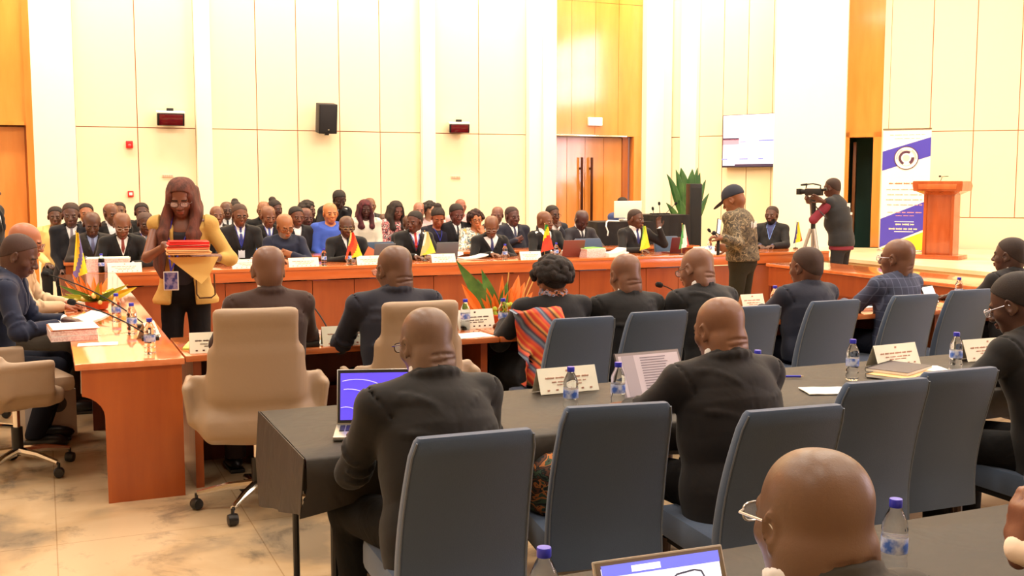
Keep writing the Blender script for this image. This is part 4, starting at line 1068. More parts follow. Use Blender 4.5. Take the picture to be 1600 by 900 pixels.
for i, (px, py, wd, lb) in enumerate(((195, 427, .34, 'name card before the man with white lanyard'), (388, 417, .36, 'name card on the rear desk behind the bald man in brown'), (474, 416, .34, 'name card before the laughing man in navy tunic'),
        (578, 414, .32, 'name card right of the red and yellow flag'), (692, 409, .30, 'name card among papers before the young man with red tie'), (828, 403, .28, 'name card left of the green yellow red flag'), (1100, 396, .34, 'flat white cards at the empty end of the rear desk'))):
    p = onz(px, py, TZ); name_card(lb, (onY(px, py, YB + .06).x, YB + .06, TZ), 0, wd, .10, INK, 20 + i, 'name cards on the rear desk')
# left desk small card
p = onz(197, 530, .76); name_card('small pink place card leaning at the corner of the side desk', (.56, p.y, .76), math.radians(58), .14, .10, INKD, 31, None)

PAPER = mat('white_paper', (246, 242, 230), .6); SALMON = mat('salmon_cover', (224, 120, 78), .5); PINKP = mat('pink_page_edges', (214, 178, 172), .8, var=(90, (236, 214, 206), .4, .6))
def sheets(name, label, cat, loc, rz, wd, dp, h, m_=PAPER, curl=0, group=None):
    t = thing(name, label, cat, loc, rz, group); m = MB(); P = []
    for i in range(7):
        P.append([(-wd / 2 + wd * i / 6, -dp / 2 + dp * j / 4, h + curl * (i / 6) ** 3 + .001 * math.sin(i * 2 + j)) for j in range(5)])
    m.sheet(P, h, (0, 0, 1)); m.build('page', m_, t, angle=60); return t
def book_stack(label, loc, rz, wd, dp, layers, cat='papers', name='document_stack', group=None):
    t = thing(name, label, cat, loc, rz, group); z = 0; rnd = random.Random(3)
    for (h, m_, nm) in layers:
        m = MB(); m.box((rnd.uniform(-.008, .008), rnd.uniform(-.008, .008), z + h / 2), (wd / 2, dp / 2, h / 2 - .0006), rz3(rnd.uniform(-.04, .04)), .001); m.build(nm, m_, t, smooth=False); z += h
    return t
GREENF = mat('green_folder', (196, 226, 96), .4, var=(6, (226, 236, 150), .4, .6)); GREEN2 = mat('green_card', (88, 178, 60), .4)
book_stack('thick bound document with salmon cover on the side desk', (onz(112, 511, .79).x, 7.05, .76), math.radians(4), .26, .34, [(.03, PINKP, 'page_block'), (.004, PAPER, 'cover'), (.03, PINKP, 'page_block'), (.006, SALMON, 'cover'), (.004, PAPER, 'page')], group=None)
sheets('paper_sheet', 'white open pages lying behind the thick bound document', 'papers', (onz(115, 475, .76).x, 7.75, .76), math.radians(20), .30, .30, .015, curl=.05)
sheets('paper_sheet', 'white pages curled before the man in beige jacket', 'papers', (.22, 8.95, .76), math.radians(-5), .42, .30, .03, curl=.02)
sheets('blue_folder', 'light blue folder under the hand of the man in navy suit', 'folder', (.10, 7.62, .76), math.radians(15), .2, .26, .006, mat('light_blue_folder', (96, 150, 226), .5))
sheets('paper_sheet', 'single white sheet near the front edge of the side desk', 'papers', (onz(146, 518, .76).x, 6.68, .76), math.radians(-4), .22, .12, .004)
p = onz(272, 548, .76); sheets('green_folder', 'lime green folder at the corner of the cherry desk', 'folder', (.92, 6.36, .761), math.radians(-14), .40, .28, .010, GREENF, curl=.0)
sheets('white_folder', 'white papers under the lime green folder', 'papers', (1.0, 6.16, .757), math.radians(-30), .30, .18, .004)
book_stack('tall paper stack with curled top sheet on the rear desk near the big flag', (.62, 12.22, .76), math.radians(-5), .42, .32, [(.10, PINKP, 'page_block'), (.04, PINKP, 'page_block'), (.006, mat('pale_green_sheet', (214, 230, 200), .6), 'cover')])
for px, py, wd, dp, h, lb in ((700, 404, .42, .25, .03, 'loose white papers beside the young man with red tie'), (745, 405, .34, .22, .012, 'thin papers left of the bowed man'), (972, 402, .3, .22, .015, 'papers under the arm of the man raising his hand'), (1140, 397, .5, .25, .02, 'white papers at the empty end of the rear desk'), (408, 410, .34, .25, .02, 'papers in front of the blue bag')):
    p = onz(px, py, TZ); sheets('paper_sheet', lb, 'papers', (p.x, max(p.y + .15, YB + .16), TZ), .1, wd, dp, h, curl=.04, group='papers on the rear desk')
p = onz(930, 402, TZ); book_stack('pink edged document stack with a green folder on the rear desk', (p.x, p.y + .12, TZ), .2, .30, .24, [(.07, PINKP, 'page_block'), (.03, PINKP, 'page_block'), (.01, PAPER, 'page'), (.006, GREEN2, 'folder')])
p = onz(985, 404, TZ); sheets('open_book', 'white open booklet standing before the man raising his hand', 'booklet', (p.x, max(p.y + .08, YB + .15), TZ), .1, .26, .2, .05, curl=.06)
for px, py, lb in ((600, 385, 'salmon folder tilted behind the middle name card'),):
    p = onz(px, 407, TZ); t = thing('salmon_folder', lb, 'folder', (p.x - .1, p.y + .1, TZ), 0); MB().box((0, 0, .055), (.11, .004, .07), ry3(.5)).build('cover', SALMON, t)
# notebooks, papers and pens on the black table
p = onz(1385, 585, .754)
def spiral_notebook(label, loc, rz, col):
    t = thing('spiral_notebook', label, 'notebook', loc, rz, 'ring-bound notebooks on the black table')
    MB().box((0, 0, .007), (.105, .15, .0065), bev=.001).build('pages', PAPER, t); MB().box((0, 0, .0145), (.106, .151, .001)).build('cover', col, t)
    for k in range(26):
        c = MB(); pts = [Vector((-.104 + .009 * math.cos(a), -.145 + .0116 * k, .008 + .011 * math.sin(a))) for a in np.linspace(0, 2 * PI, 9)]; c.tube(pts, .0012, 5, cap=False); c.build('ring', BLK, t)
    return t
TAN = mat('tan_cover', (214, 168, 110), .6)
nb1 = spiral_notebook('lower ring-bound tan notebook in front of the name card', (p.x + .04, p.y - .05, .754), math.radians(-66), TAN); nb2 = spiral_notebook('upper ring-bound notebook with dark cover on the tan one', (p.x + .09, p.y + .01, .770), math.radians(-66), mat('dark_cover', (70, 60, 62), .5))
p = onz(1430, 578, .754); sheets('paper_sheet', 'white sheet right of the ring-bound notebooks', 'papers', (p.x, p.y, .754), math.radians(-20), .32, .2, .004)
p = onz(1293, 611, .754); sheets('paper_sheet', 'white sheet lying alone over the edge near the empty chairs', 'papers', (p.x, p.y, .754), math.radians(-20), .22, .16, .004)
def pen(label, loc, rz):
    t = thing('ballpoint_pen', label, 'pen', loc, rz); m = MB(); m.tube([(-.07, 0, .006), (.06, 0, .006)], .0058, 8); m.build('barrel', CAPB, t); m = MB(); m.tube([(.06, 0, .006), (.075, 0, .006)], [.005, .001], 8); m.build('tip', STEEL, t); m = MB(); m.box((-.045, 0, .0125), (.022, .002, .0012)); m.build('clip', STEEL, t); return t
p = onz(1535, 560, .754); pen('blue pen lying before the rightmost name card', (p.x, p.y - .06, .754), -.5)
p = onz(1232, 590, .754); pen('blue pen beside the elbow of the man at the open laptop', (p.x, p.y, .754), -.4)
def laptop(label, loc, rz, wd, dp, open_deg, shell, screen, extra=None, cat='laptop', name='laptop'):
    t = thing(name, label, cat, loc, rz); MB().box((0, 0, .008), (wd / 2, dp / 2, .007), bev=.003).build('keyboard_base', shell, t)
    a = math.radians(open_deg - 90); L = MB(); R_ = rx3(-a); hinge = Vector((0, dp / 2, .014)); c = hinge + R_ @ Vector((0, 0, dp / 2))
    L.box(c, (wd / 2, .0045, dp / 2), R_, .003); lid = L.build('lid', shell, t)
    f = R_ @ Vector((0, -.0052, 0)); MB().box(c + f, (wd / 2 - .004, .0006, dp / 2 - .004), R_).build('bezel', BLK if extra is None or not extra.get('bez') else extra['bez'], lid)
    sc = MB().box(c + f * 1.2, (wd / 2 - .014, .0008, dp / 2 - .016), R_).build('screen', screen, lid)
    k = MB()
    for r_ in range(5):
        for q in range(13): k.box((-wd * .42 + wd * .07 * q, dp * .32 - .019 * r_, .0165), (wd * .028, .0075, .0012))
    k.build('keys', BLK, t); k = MB(); k.box((0, -dp * .28, .0155), (.05, .032, .0008)); k.build('touchpad', mat('touchpad', (150, 150, 152), .3), t)
    if extra and extra.get('draw'): extra['draw'](sc, c + f * 1.5, R_, wd, dp)
    return t
SILV = mat('silver_shell', (176, 174, 170), .3, metal=.7)
def draw_arcs(sc, c, R_, wd, dp):
    for r_, cx, cz in ((.11, -.12, -.06), (.17, -.09, -.07), (.06, -.13, -.09)):
        m = MB(); m.tube([c + R_ @ Vector((cx + r_ * math.cos(a), -.0012, cz + r_ * .8 * math.sin(a))) for a in np.linspace(.2, 2.2, 14) if abs(cx + r_ * math.cos(a)) < wd / 2 - .015 and abs(cz + r_ * .8 * math.sin(a)) < dp / 2 - .017], .0016, 5)
        m.build('wallpaper_line', emi('wall_line', (200, 190, 255), .8), sc)
p = onz(545, 672, .754); laptop('open laptop with blue-violet wallpaper on the black table', (p.x + .09, p.y - .10, .754), math.radians(-18), .33, .215, 110, SILV, emi('violet_screen', (92, 74, 232), .75), dict(draw=draw_arcs))
def draw_doc(sc, c, R_, wd, dp):
    m = MB(); rnd = random.Random(4)
    for i in range(15):
        x0 = -wd * .14; x1 = wd * rnd.uniform(.22, .36); m.box(c + R_ @ Vector(((x0 + x1) / 2, -.0014, dp * .36 - i * .0115)), ((x1 - x0) / 2, .0004, .0018), R_)
    m.build('document_text', emi('doc_ink', (120, 104, 108), .35), sc)
    m = MB(); m.box(c + R_ @ Vector((-wd * .32, -.0013, 0)), (wd * .09, .0004, dp * .42), R_); m.build('document_margin', emi('doc_side', (150, 136, 138), .5), sc)
p = onz(1020, 632, .754); laptop('open laptop showing a grey text page on the black table', (p.x + .06, p.y - .06, .754), math.radians(4), .34, .215, 116, mat('dark_shell', (58, 54, 54), .4, metal=.4), emi('doc_screen', (172, 156, 156), .62), dict(draw=draw_doc, bez=mat('grey_bezel', (150, 138, 138), .5)))
def draw_page(sc, c, R_, wd, dp):
    m = MB(); m.box(c + R_ @ Vector((0, -.0013, dp * .40)), (wd / 2 - .014, .0004, .011), R_); m.build('title_bar', emi('page_bar', (112, 118, 226), .9), sc)
    m = MB(); m.box(c + R_ @ Vector((-wd * .12, -.0020, dp * .395)), (wd * .11, .0004, .006), R_); m.build('search_box', emi('page_box', (240, 240, 250), .95), sc)
    m = MB(); m.tube([c + R_ @ Vector((x, -.0022, z)) for x, z in ((.02, .055), (.03, .062), (.07, .066), (.085, .062), (.09, .05), (.09, .02), (.02, .02), (.02, .055))], .002, 5); m.build('drawn_outline', emi('page_line', (70, 70, 84), .5), sc)
p = onz(1022, 866, .965)
laptop('open silver laptop with white page at the bottom edge of the view', (p.x, p.y - .19, .754), math.radians(-2), .29, .215, 112, SILV, emi('page_screen', (246, 246, 255), .95), dict(draw=draw_page, bez=mat('taupe_bezel', (122, 106, 82), .5)))
# laptops and tablets further back
BRN = mat('brown_laptop', (122, 66, 58), .4); GRL = mat('grey_laptop', (92, 100, 108), .45)
def back_laptop(px, py, Y, wd, lb, m_, name='laptop'):
    p = onY(px, py, Y); laptop(lb, (p.x, Y, TZ), PI, wd, .21, 105, m_, emi('far_screen', (90, 90, 110), .3), None, 'laptop', name)
back_laptop(889, 395, 12.30, .30, 'brown laptop lid beside the green yellow red flag', BRN); back_laptop(693, 385, 12.5, .28, 'grey laptop lid beside the young man with red tie', GRL); back_laptop(596, 384, 12.55, .26, 'grey laptop lid behind the salmon folder', GRL); back_laptop(1052, 390, 12.4, .24, 'dark red laptop beside the empty blue chair', mat('dark_red_shell', (88, 36, 44), .4))
p = onz(1470, 478, .76); t = thing('tablet', 'white tablet propped up on the cherry desk', 'tablet', (p.x, p.y + .12, .76), math.radians(20)); MB().box((0, 0, .075), (.10, .005, .075), rx3(-.45), .003).build('case', BLK, t); MB().box((0, -.006, .076), (.09, .001, .066), rx3(-.45)).build('screen', emi('tablet_screen', (235, 240, 240), .9), t)
# microphones
def mic(label, base, tip, bend=.12):
    t = thing('gooseneck_microphone', label, 'microphone', base); B = Vector(base); T = Vector(tip) - B; MB().box((0, 0, .012), (.05, .04, .012), bev=.008).build('base', BLK, t)
    mid = T * .45 + Vector((0, 0, bend)); pts = [Vector((0, 0, .02)) * ((1 - q) ** 2) + mid * 2 * q * (1 - q) + T * q * q for q in np.linspace(0, 1, 10)]
    MB().tube(pts, .0045, 6).build('neck', BLKM, t); d = (pts[-1] - pts[-2]).normalized(); m = MB(); m.tube([T - d * .03, T - d * .02, T, T + d * .02, T + d * .03], [.008, .018, .021, .018, .008], 12); m.build('foam_windscreen', mat('foam', (14, 13, 14), .95), t); return t
mic('microphone with foam head reaching over the salmon document', (.56, 6.75, .76), tuple(onY(112, 472, 7.2)), .06); mic('microphone with foam head beside the man in beige jacket', (.58, 7.35, .76), tuple(onY(72, 428, 8.1)), .10)
b = onY(480, 500, 6.5); mic('microphone peeping past the shoulder of the man in brown', (b.x + .12, 6.4, .76), tuple(onY(480, 468, 6.6)), .05)
b = onz(1085, 480, .76); t_ = onY(1030, 445, 6.45); mic('thick microphone pointing sideways before the man with tilted head', (t_.x + .30, 6.5, .76), tuple(t_), .10)
b = onz(1100, 405, TZ); mic('small microphone on the rear desk by the man in camouflage', (onY(1128, 390, 12.3).x, 12.3, TZ), tuple(onY(1108, 360, 12.4)), .05)
# conference unit
for px, py, lb in ((512, 558, 'dark desk speaker unit between the cream chairs'),):
    p = onz(px, py, .76); t = thing('conference_unit', lb, 'conference unit', (p.x, 6.14, .76)); MB().box((0, 0, .015), (.05, .06, .015), bev=.01).build('body', BLK, t); MB().box((0, 0, .031), (.03, .03, .001)).build('speaker_grille', GREY, t)
sheets('paper_sheet', 'sheet of paper on the desk between the cream chairs', 'papers', (onz(545, 556, .76).x, 6.2, .76), -.5, .3, .2, .004); p = onz(735, 526, .76); sheets('paper_sheet', 'sheet of paper under the name card by the flowers', 'papers', (p.x, p.y + .03, .76), .1, .26, .2, .004); p = onz(1340, 466, .76); sheets('paper_sheet', 'papers under the hand of the man in checked jacket', 'papers', (onY(1340, 466, 6.45).x, 6.45, .76), .1, .5, .3, .012)
b = onY(420, 468, 6.5); t = thing('paper_sheet', 'white sheet held up in front of the man in brown', 'papers', (onY(372, 478, 6.25).x, 6.25, .93), -.3); MB().box((0, 0, 0), (.105, .002, .09), rx3(-.5) @ ry3(.15)).build('page', PAPER, t)
# small flags
def flag(label, px, pyt, pyb, cols, Y=None, lean=0, wd=.20, kind='v', fh=None):
    b = onz(px, pyb, TZ); 
    if pyb < 430 and b.y < YB + .06: b = onY(px, pyb, YB + .06)
    d = (onY(px, pyt, b.y).z - TZ) if fh is None else fh
    t = thing('table_flag', label, 'flag', (b.x, b.y, TZ), math.radians(8), 'small table flags on poles')
    m = MB(); m.lathe([(.035, 0), (.035, .006), (.012, .014), (.004, .02)], 16); m.build('base', BLK, t); m = MB(); m.tube([(0, 0, .01), (lean, 0, d)], .003, 6); m.ball((lean, 0, d + .004), (.006, .006, .006), 8, 6); m.build('pole', mat('pole_gold', (220, 190, 110), .3, metal=.6), t)
    P = []; n, k = 12, 10; L = d * .80
    for i in range(n + 1):
        v = i / n; row = []
        for j in range(k + 1):
            u = j / k; row.append((lean * (1 - v * L / d) + (u * wd * (.16 + .84 * v) - .35 * wd * v) , -.012 - .012 * math.sin(u * 9 + v * 2) * (1 - v * .3), d - .008 - v * L * (1 - .12 * u)))
        P.append(row)
    m = MB(); m.sheet(P, .0015, (0, 1, 0))
    ms = [mat('flag_cloth', c, .7) for c in cols]
    for f in m.bm.faces:
        c = f.calc_center_median(); v = (d - c.z) / L; u = (c.x - lean * (1 - v)) / (wd * (.16 + .84 * max(.05, v))) + .35 * v
        q = v * .9 + .25 * u if kind == 'v' else (u * .8 + v * .1 if kind == 'h' else .55 * v + .6 * u)
        f.material_index = min(len(cols) - 1, max(0, int(q * len(cols))))
    m.build('cloth', ms, t, angle=60); return t
GY, YY, RR, WW, BB = (40, 140, 60), (238, 206, 40), (226, 60, 40), (238, 234, 220), (50, 70, 160)
flag('big yellow and violet table flag at the corner of the two desks', 122, 362, 452, [YY, (230, 200, 60), (108, 100, 160), YY], None, 0, .13, 'd')
flag('red and yellow table flag before the man in black suit', 548, 362, 416, [(190, 190, 110), RR, (240, 90, 40), YY], None, 0, .22, 'd'); flag('white and yellow table flag before the young man with red tie', 664, 361, 408, [WW, (206, 196, 130), (232, 214, 70)], None, 0, .22, 'd')
flag('green yellow and red table flag behind the curly hair', 851, 350, 404, [GY, YY, RR, (236, 70, 44)], None, 0, .20, 'v'); flag('green and yellow table flag before the man raising his hand', 1004, 352, 402, [(130, 180, 60), (222, 220, 70), YY], None, 0, .18, 'd')
flag('white green and red table flag by the dark red laptop', 1065, 350, 398, [(70, 150, 80), WW, (226, 80, 80)], None, 0, .19, 'h'); flag('yellow and red table flag before the man with blue lanyard near the stage', 1243, 346, 388, [(60, 60, 120), YY, RR], None, 0, .2, 'h')
# bags
t = thing('blue_bag', 'blue and white folded bag on the rear desk behind the woman', 'bag', tuple(onz(410, 408, TZ) + Vector((0, .35, 0))))
m = MB(); m.sheet([[(-.17 + .34 * i / 6, .05 * math.sin(i), .20 * math.sin(PI * (i + .6) / 7) * (1 - j * .12) + .02) if j == 0 else (-.2 + .4 * i / 6, -.06 * j, .19 * math.sin(PI * (i + .6) / 7) * (1 - j * .3)) for j in range(4)] for i in range(7)], .01, (0, 0, 1)); m.build('bag_body', mat('bag_blue', (36, 112, 206), .5, var=(7, (214, 226, 240), .5, .56)), t)
p = onz(76, 684, 0); t = thing('paper_bag', 'white paper carrier bag on the floor behind the cream swivel chair', 'bag', (p.x, p.y, 0), math.radians(22))
m = MB(); m.box((0, 0, .16), (.17, .06, .16), bev=.002); m.build('bag_body', mat('bag_white', (226, 214, 206), .6), t); m = MB(); m.lathe([(.05, -.002), (.055, -.002), (.055, .002), (.05, .002)], 24)
for v in m.bm.verts: v.co = Vector((v.co.x + .05, -.062 + v.co.z * .3, .23 + v.co.y))
m.tube([(.03, -.062, .22), (.05, -.062, .25), (.07, -.062, .21)], .004, 6); m.build('printed_emblem', GREY, t)
m = MB(); m.tube([(-.05, 0, .32), (-.04, 0, .40), (.04, 0, .40), (.05, 0, .32)], .004, 6); m.build('handle', WHT, t)
CAM_ = patches('leaf_pattern_cloth', [(20, 22, 18), (52, 72, 52), (176, 104, 50), (30, 30, 24), (90, 50, 30), (20, 20, 18), (52, 74, 54), (24, 26, 22)], 7)
t = thing('patterned_bag', 'green and orange leaf patterned backpack on the second tall chair', 'bag', (1.74, 3.62, .46), math.radians(10)); t.scale = (.8, .8, .56)
F = Field((-.25, -.25, -.06), (.25, .25, .55), .011); F.box((0, 0, .16), (.12, .10, .18), .07, .05); F.ell((0, 0, .33), (.10, .085, .07), .05); F.box((0, -.10, .12), (.085, .04, .10), .03, .03); F.mesh('bag_body', CAM_, t, wob=.006)
m = MB(); m.tube([(-.06, -.1, .36), (-.09, -.13, .28), (-.10, -.12, .1), (-.07, -.08, .0)], .013, 8); m.build('strap', BLKM, t); m = MB(); m.tube([(.08, -.06, .05), (.10, -.08, .2), (.08, -.06, .34)], .03, 10); m.build('rolled_side', mat('green_cloth', (54, 76, 56), .8), t)
# flower arrangements
LEAF = mat('leaf_green', (70, 118, 52), .4, var=(8, (110, 150, 70), .4, .6)); ORG = mat('flower_orange', (244, 128, 44), .5); YEL = mat('flower_yellow', (236, 216, 60), .5); LIME = mat('flower_lime', (188, 206, 72), .6)
def blade(m, b, tip, wd, fold=.3, n=7):
    b = Vector(b); tip = Vector(tip); d = tip - b; s = d.cross(Vector((.3, 1, .1))).normalized(); nrm = d.cross(s).normalized(); P = []
    for i in range(n + 1):
        q = i / n; w_ = wd * math.sin(PI * (.06 + .94 * q) ** .8) * (1 if q < 1 else 0) + .0008; c = b + d * q + nrm * (.12 * d.length * q * q * -1) ; P.append([c - s * w_ + nrm * w_ * fold, c, c + s * w_ + nrm * w_ * fold])
    m.sheet(P, .0015, nrm)
def arrangement(label, loc, kind):
    t = thing('flower_arrangement', label, 'flowers', loc); rnd = random.Random(11 if kind else 3)
    MB().lathe([(.05, 0), (.075, .01), (.085, .06), (.07, .065)], 18).build('bowl', mat('terracotta', (206, 84, 40), .5), t)
    if kind:
        for tx, tz, w_ in ((-.30, .42, .045), (-.12, .36, .04), (-.14, .3, .03), (.36, .16, .035), (.3, .1, .03), (-.3, .08, .035), (.05, .28, .03), (.2, .2, .03)):
            m = MB(); blade(m, (tx * .12, 0, .06), (tx, rnd.uniform(-.05, .05), tz), w_); m.build('leaf', LEAF, t)
        for tx, tz, w_ in ((-.26, .27, .03), (-.17, .20, .035), (-.10, .24, .025), (.02, .32, .02), (.08, .24, .036), (.16, .32, .036), (.20, .27, .034), (-.05, .2, .025), (-.22, .14, .025), (.12, .16, .03), (.26, .2, .024)):
            m = MB(); blade(m, (tx * .5, 0, .08), (tx, rnd.uniform(-.04, .04), tz), w_, .6); m.build('bloom', ORG, t)
        for tx in (.24, .28, .07): m = MB(); m.tube([(tx * .5, 0, .05), (tx, 0, .34)], .004, 6); m.build('reed', mat('reed', (222, 178, 98), .7), t)
    else:
        for a in range(14): m = MB(); th = a * .45 + .2; blade(m, (0, 0, .07), (.26 * math.cos(th), .20 * math.sin(th), .10 + .10 * rnd.random()), .02); m.build('leaf', LEAF if a % 2 else LIME, t)
        for a in range(7): m = MB(); x = -.22 + .05 * a; blade(m, (x * .4, 0, .08), (x, rnd.uniform(-.1, .1), .2 + .08 * rnd.random()), .02, .6); m.build('bloom', ORG, t)
        for a in range(6): m = MB(); x = .02 + .05 * a; blade(m, (.03, 0, .06), (x, .06 - .03 * a, .12 + .02 * (a % 3)), .03, .5); m.build('bloom', YEL, t)
    m = MB()
    for k in range(26):
        a, r_ = rnd.uniform(0, 6.3), rnd.uniform(.02, .11); m.ball((r_ * math.cos(a) * 1.3, r_ * math.sin(a), rnd.uniform(.06, .13)), (.017,) * 3, 7, 5)
    m.build('small_blossoms', LIME if kind else mat('cream_blossom', (232, 226, 140), .6), t); return t
p = onz(757, 500, .76); arrangement('bird of paradise arrangement with orange blooms and green leaves on the desk', (p.x + .02, 6.62, .76), 1)
arrangement('low arrangement of yellow and orange flowers on the side desk', (onz(152, 484, .76).x, onz(152, 484, .76).y, .76), 0)
# ------------------------------------------------------------------ stage furniture and the far corner
uS = (PF - PB).normalized(); nS = Vector((uS.y, -uS.x, 0)); aS = math.atan2(uS.y, uS.x)
p = onz(1411, 394, STZ); t = thing('roll_up_banner', 'tall white roll-up banner with violet bands and round emblem', 'banner', p, aS - math.radians(6))
wB, hB = .35, 1.86
BV = mat('banner_violet', (72, 62, 176), .6); BWH = mat('banner_white', (250, 246, 230), .6); BY = mat('banner_yellow', (244, 222, 50), .6)
def bx(x, z, d=-.008): return Vector((wB * x, d, .03 + hB * z))
MB().box((0, 0, .03 + hB / 2), (wB, .005, hB / 2)).build('banner_sheet', BWH, t); MB().box((0, 0, .02), (wB + .03, .07, .02), bev=.01).build('base', STEEL, t)
MB().box((0, 0, hB + .035), (wB + .005, .012, .012)).build('top_rail', STEEL, t)
def pl(name, pts, m_, d=-.0065, par=t):
    m = MB(); m.poly([bx(x, z, d) for x, z in pts], .001, (0, -1, 0)); return m.build(name, m_, par, smooth=False)
pl('upper_band', [(-1, .66), (1, .78), (1, .935), (-1, .82)], BV); pl('lower_band', [(-1, .02), (1, .19), (1, .42), (-1, .26)], BV); pl('lower_corner', [(-1, .0), (1, .0), (1, .17), (-.6, .045)], BY)
e_ = MB(); e_.lathe([(.001, 0), (.175, 0), (.175, .004), (.001, .004)], 36)
for v in e_.bm.verts: v.co = bx(0, .765, -.008) + Vector((v.co.x, -v.co.z, v.co.y))
e_.mi(0); em = e_.build('round_emblem', BWH, t)
def ringm(r0, r1, d, a0=0, a1=2 * PI, n=40, m_=None, name='emblem_ring'):
    m = MB(); A_ = []
    for a in np.linspace(a0, a1, n): A_.append([bx(0, .765, d) + Vector((r * math.cos(a), 0, r * math.sin(a))) for r in (r0, r1)])
    m.sheet(A_, .001, (0, -1, 0)); return m.build(name, m_, em, smooth=False)
ringm(.165, .178, -.013, m_=mat('ring_brown', (92, 60, 74), .6)); ringm(.118, .122, -.013, m_=INKD)
ringm(.128, .150, -.013, 2.0, 3.3, 16, mat('ring_letters', (196, 176, 190), .6), 'emblem_lettering'); ringm(.128, .150, -.013, -.15, 1.0, 16, mat('ring_letters2', (190, 184, 170), .6), 'emblem_lettering')
ringm(.075, .112, -.013, 1.0, 4.3, 26, mat('emblem_dark', (84, 48, 66), .6), 'emblem_figure'); ringm(.07, .115, -.013, -1.0, .1, 12, mat('emblem_dark', (84, 48, 66), .6), 'emblem_figure')
ringm(.0, .05, -.013, m_=mat('emblem_pink', (236, 196, 186), .6), name='emblem_centre')
def fac(z): return lambda x, v: bx(x, z, -.008)
def tl(x0, x1, z, h, m_, name='printed_text', seed=1):
    m = MB(); rnd = random.Random(seed); x = x0
    while x < x1:
        e = min(x1, x + rnd.uniform(.12, .34)); q = x
        while q < e: 
            hh = h * rnd.uniform(.55, 1); m.box(bx(q, z, -.0075), (.0035, .0006, hh / 2)); q += .032
        m.box(bx((x + e) / 2, z, -.0075), ((e - x) / 2 * wB, .0005, h * .16)); x = e + .07
    m.build(name, m_, t, smooth=False)
ro = mat('banner_red_text', (214, 150, 132), .6)
tl(-.7, .75, .955, .012, ro, seed=1); tl(-.5, .55, .925, .009, ro, seed=2); tl(-.68, .72, .555, .03, mat('banner_orange_text', (190, 104, 40), .6), seed=3)
for i, z in enumerate((.505, .462, .42, .378)): tl(-.78 + .05 * (i % 2), .72, z, .02, ro, seed=4 + i)
tl(-.7, .7, .315, .018, ro, seed=9); tl(-.35, .4, .288, .014, ro, seed=10)
tl(-.35, .42, .215, .03, mat('banner_cream_text', (240, 222, 170), .6), seed=11); tl(-.62, .62, .178, .03, mat('banner_cream_text', (240, 222, 170), .6), seed=12)
m = MB(); m.box(bx(0, .238, -.008), (.14, .0006, .004)); m.box(bx(0, .155, -.008), (.14, .0006, .004)); m.build('text_rule', BWH, t)

p = onz(1469, 404, STZ); t = thing('lectern', 'wooden lectern with wide tray top standing on the stage', 'lectern', p, aS - math.radians(20))
LEC = wood('lectern_wood', (176, 88, 46), (158, 74, 36), .2, .5, (6, 6, .5))
m = MB(); m.box((0, 0, .03), (.31, .22, .03), bev=.008); m.build('base', LEC, t)
m = MB(); m.box((0, .02, .50), (.20, .15, .44), bev=.005); m.box((-.19, -.02, .50), (.02, .13, .44)); m.box((.19, -.02, .50), (.02, .13, .44)); m.build('column', LEC, t)
m = MB(); 
rings = []
for z, wx_, y0, y1 in ((.90, .20, -.13, .15), (.955, .30, -.22, .2), (.96, .33, -.24, .22), (1.03, .34, -.25, .23), (1.09, .34, -.25, .16), (1.10, .33, -.24, .15)):
    rings.append(m.ring([(-wx_, y0, z), (wx_, y0, z), (wx_, y1, z), (-wx_, y1, z)]))
m.skin(rings); m.build('tray', LEC, t, angle=20)
m = MB(); m.box((0, -.252, 1.02), (.26, .003, .035), bev=.002); m.build('front_relief', wood('lectern_relief', (196, 104, 54), (182, 90, 44), .2, .5, (6, 6, .5)), t)
m = MB(); m.tube([(-.02, -.05, 1.10), (0, -.05, 1.16), (.10, -.1, 1.165)], .005, 6); m.ball((-.03, -.05, 1.165), (.02, .014, .014), 8, 6); m.build('microphone', BLKM, t)

# black draped equipment tables
def draped(label, x0, x1, y0, y1, z, s=1):
    t = thing('draped_table', label, 'table', ((x0 + x1) / 2, (y0 + y1) / 2, 0)); hx, hy = (x1 - x0) / 2, (y1 - y0) / 2; m = MB(); rings = []
    per = []; n = 60
    for k in range(n):
        q = k / n * 4; i = int(q); f = q - i; c = ((-hx, -hy), (hx, -hy), (hx, hy), (-hx, hy)); a, b = c[i], c[(i + 1) % 4]; per.append((a[0] + (b[0] - a[0]) * f, a[1] + (b[1] - a[1]) * f, k))
    for zz, w_ in ((0.005, 1.0), (z * .5, .6), (z - .03, .2), (z, 0)):
        rings.append(m.ring([(x * (1 + .05 * w_ * math.sin(k * 1.3)), y * (1 + .10 * w_ * math.sin(k * 1.3 + s)), zz) for x, y, k in per]))
    m.skin(rings); m.build('black_cloth', mat('black_drape', (26, 21, 22), .8, bump=(6, .4, .02)), t, angle=60); return t
a = onY(927, 350, 14.75).x; b = onY(1012, 350, 14.75).x; zt = onY(960, 347, 14.6).z; draped('black-draped equipment table under the white monitor', a, b, 14.6, 15.3, zt)
MT = zt; c = onY(1014, 345, 15.0).x; d = onY(1068, 345, 15.0).x; z2 = onY(1040, 336, 14.8).z; draped('black-draped equipment table carrying thin microphones by the plant', b + .12, d, 14.8, 15.5, z2, 2)
p = onY(981, 330, 14.95); t = thing('computer_monitor', 'white back of a computer monitor on the black-draped table', 'monitor', (p.x, 14.95, MT))
hM = (onY(981, 315, 14.95).z - MT); m = MB(); m.box((0, 0, hM / 2 + .03), (.24, .02, hM / 2 - .02), bev=.008); m.build('monitor_back', mat('monitor_white', (246, 240, 220), .5), t); MB().box((0, .03, .02), (.1, .08, .012), bev=.004).box((0, .03, .08), (.02, .012, .07)).build('stand', WHT, t)
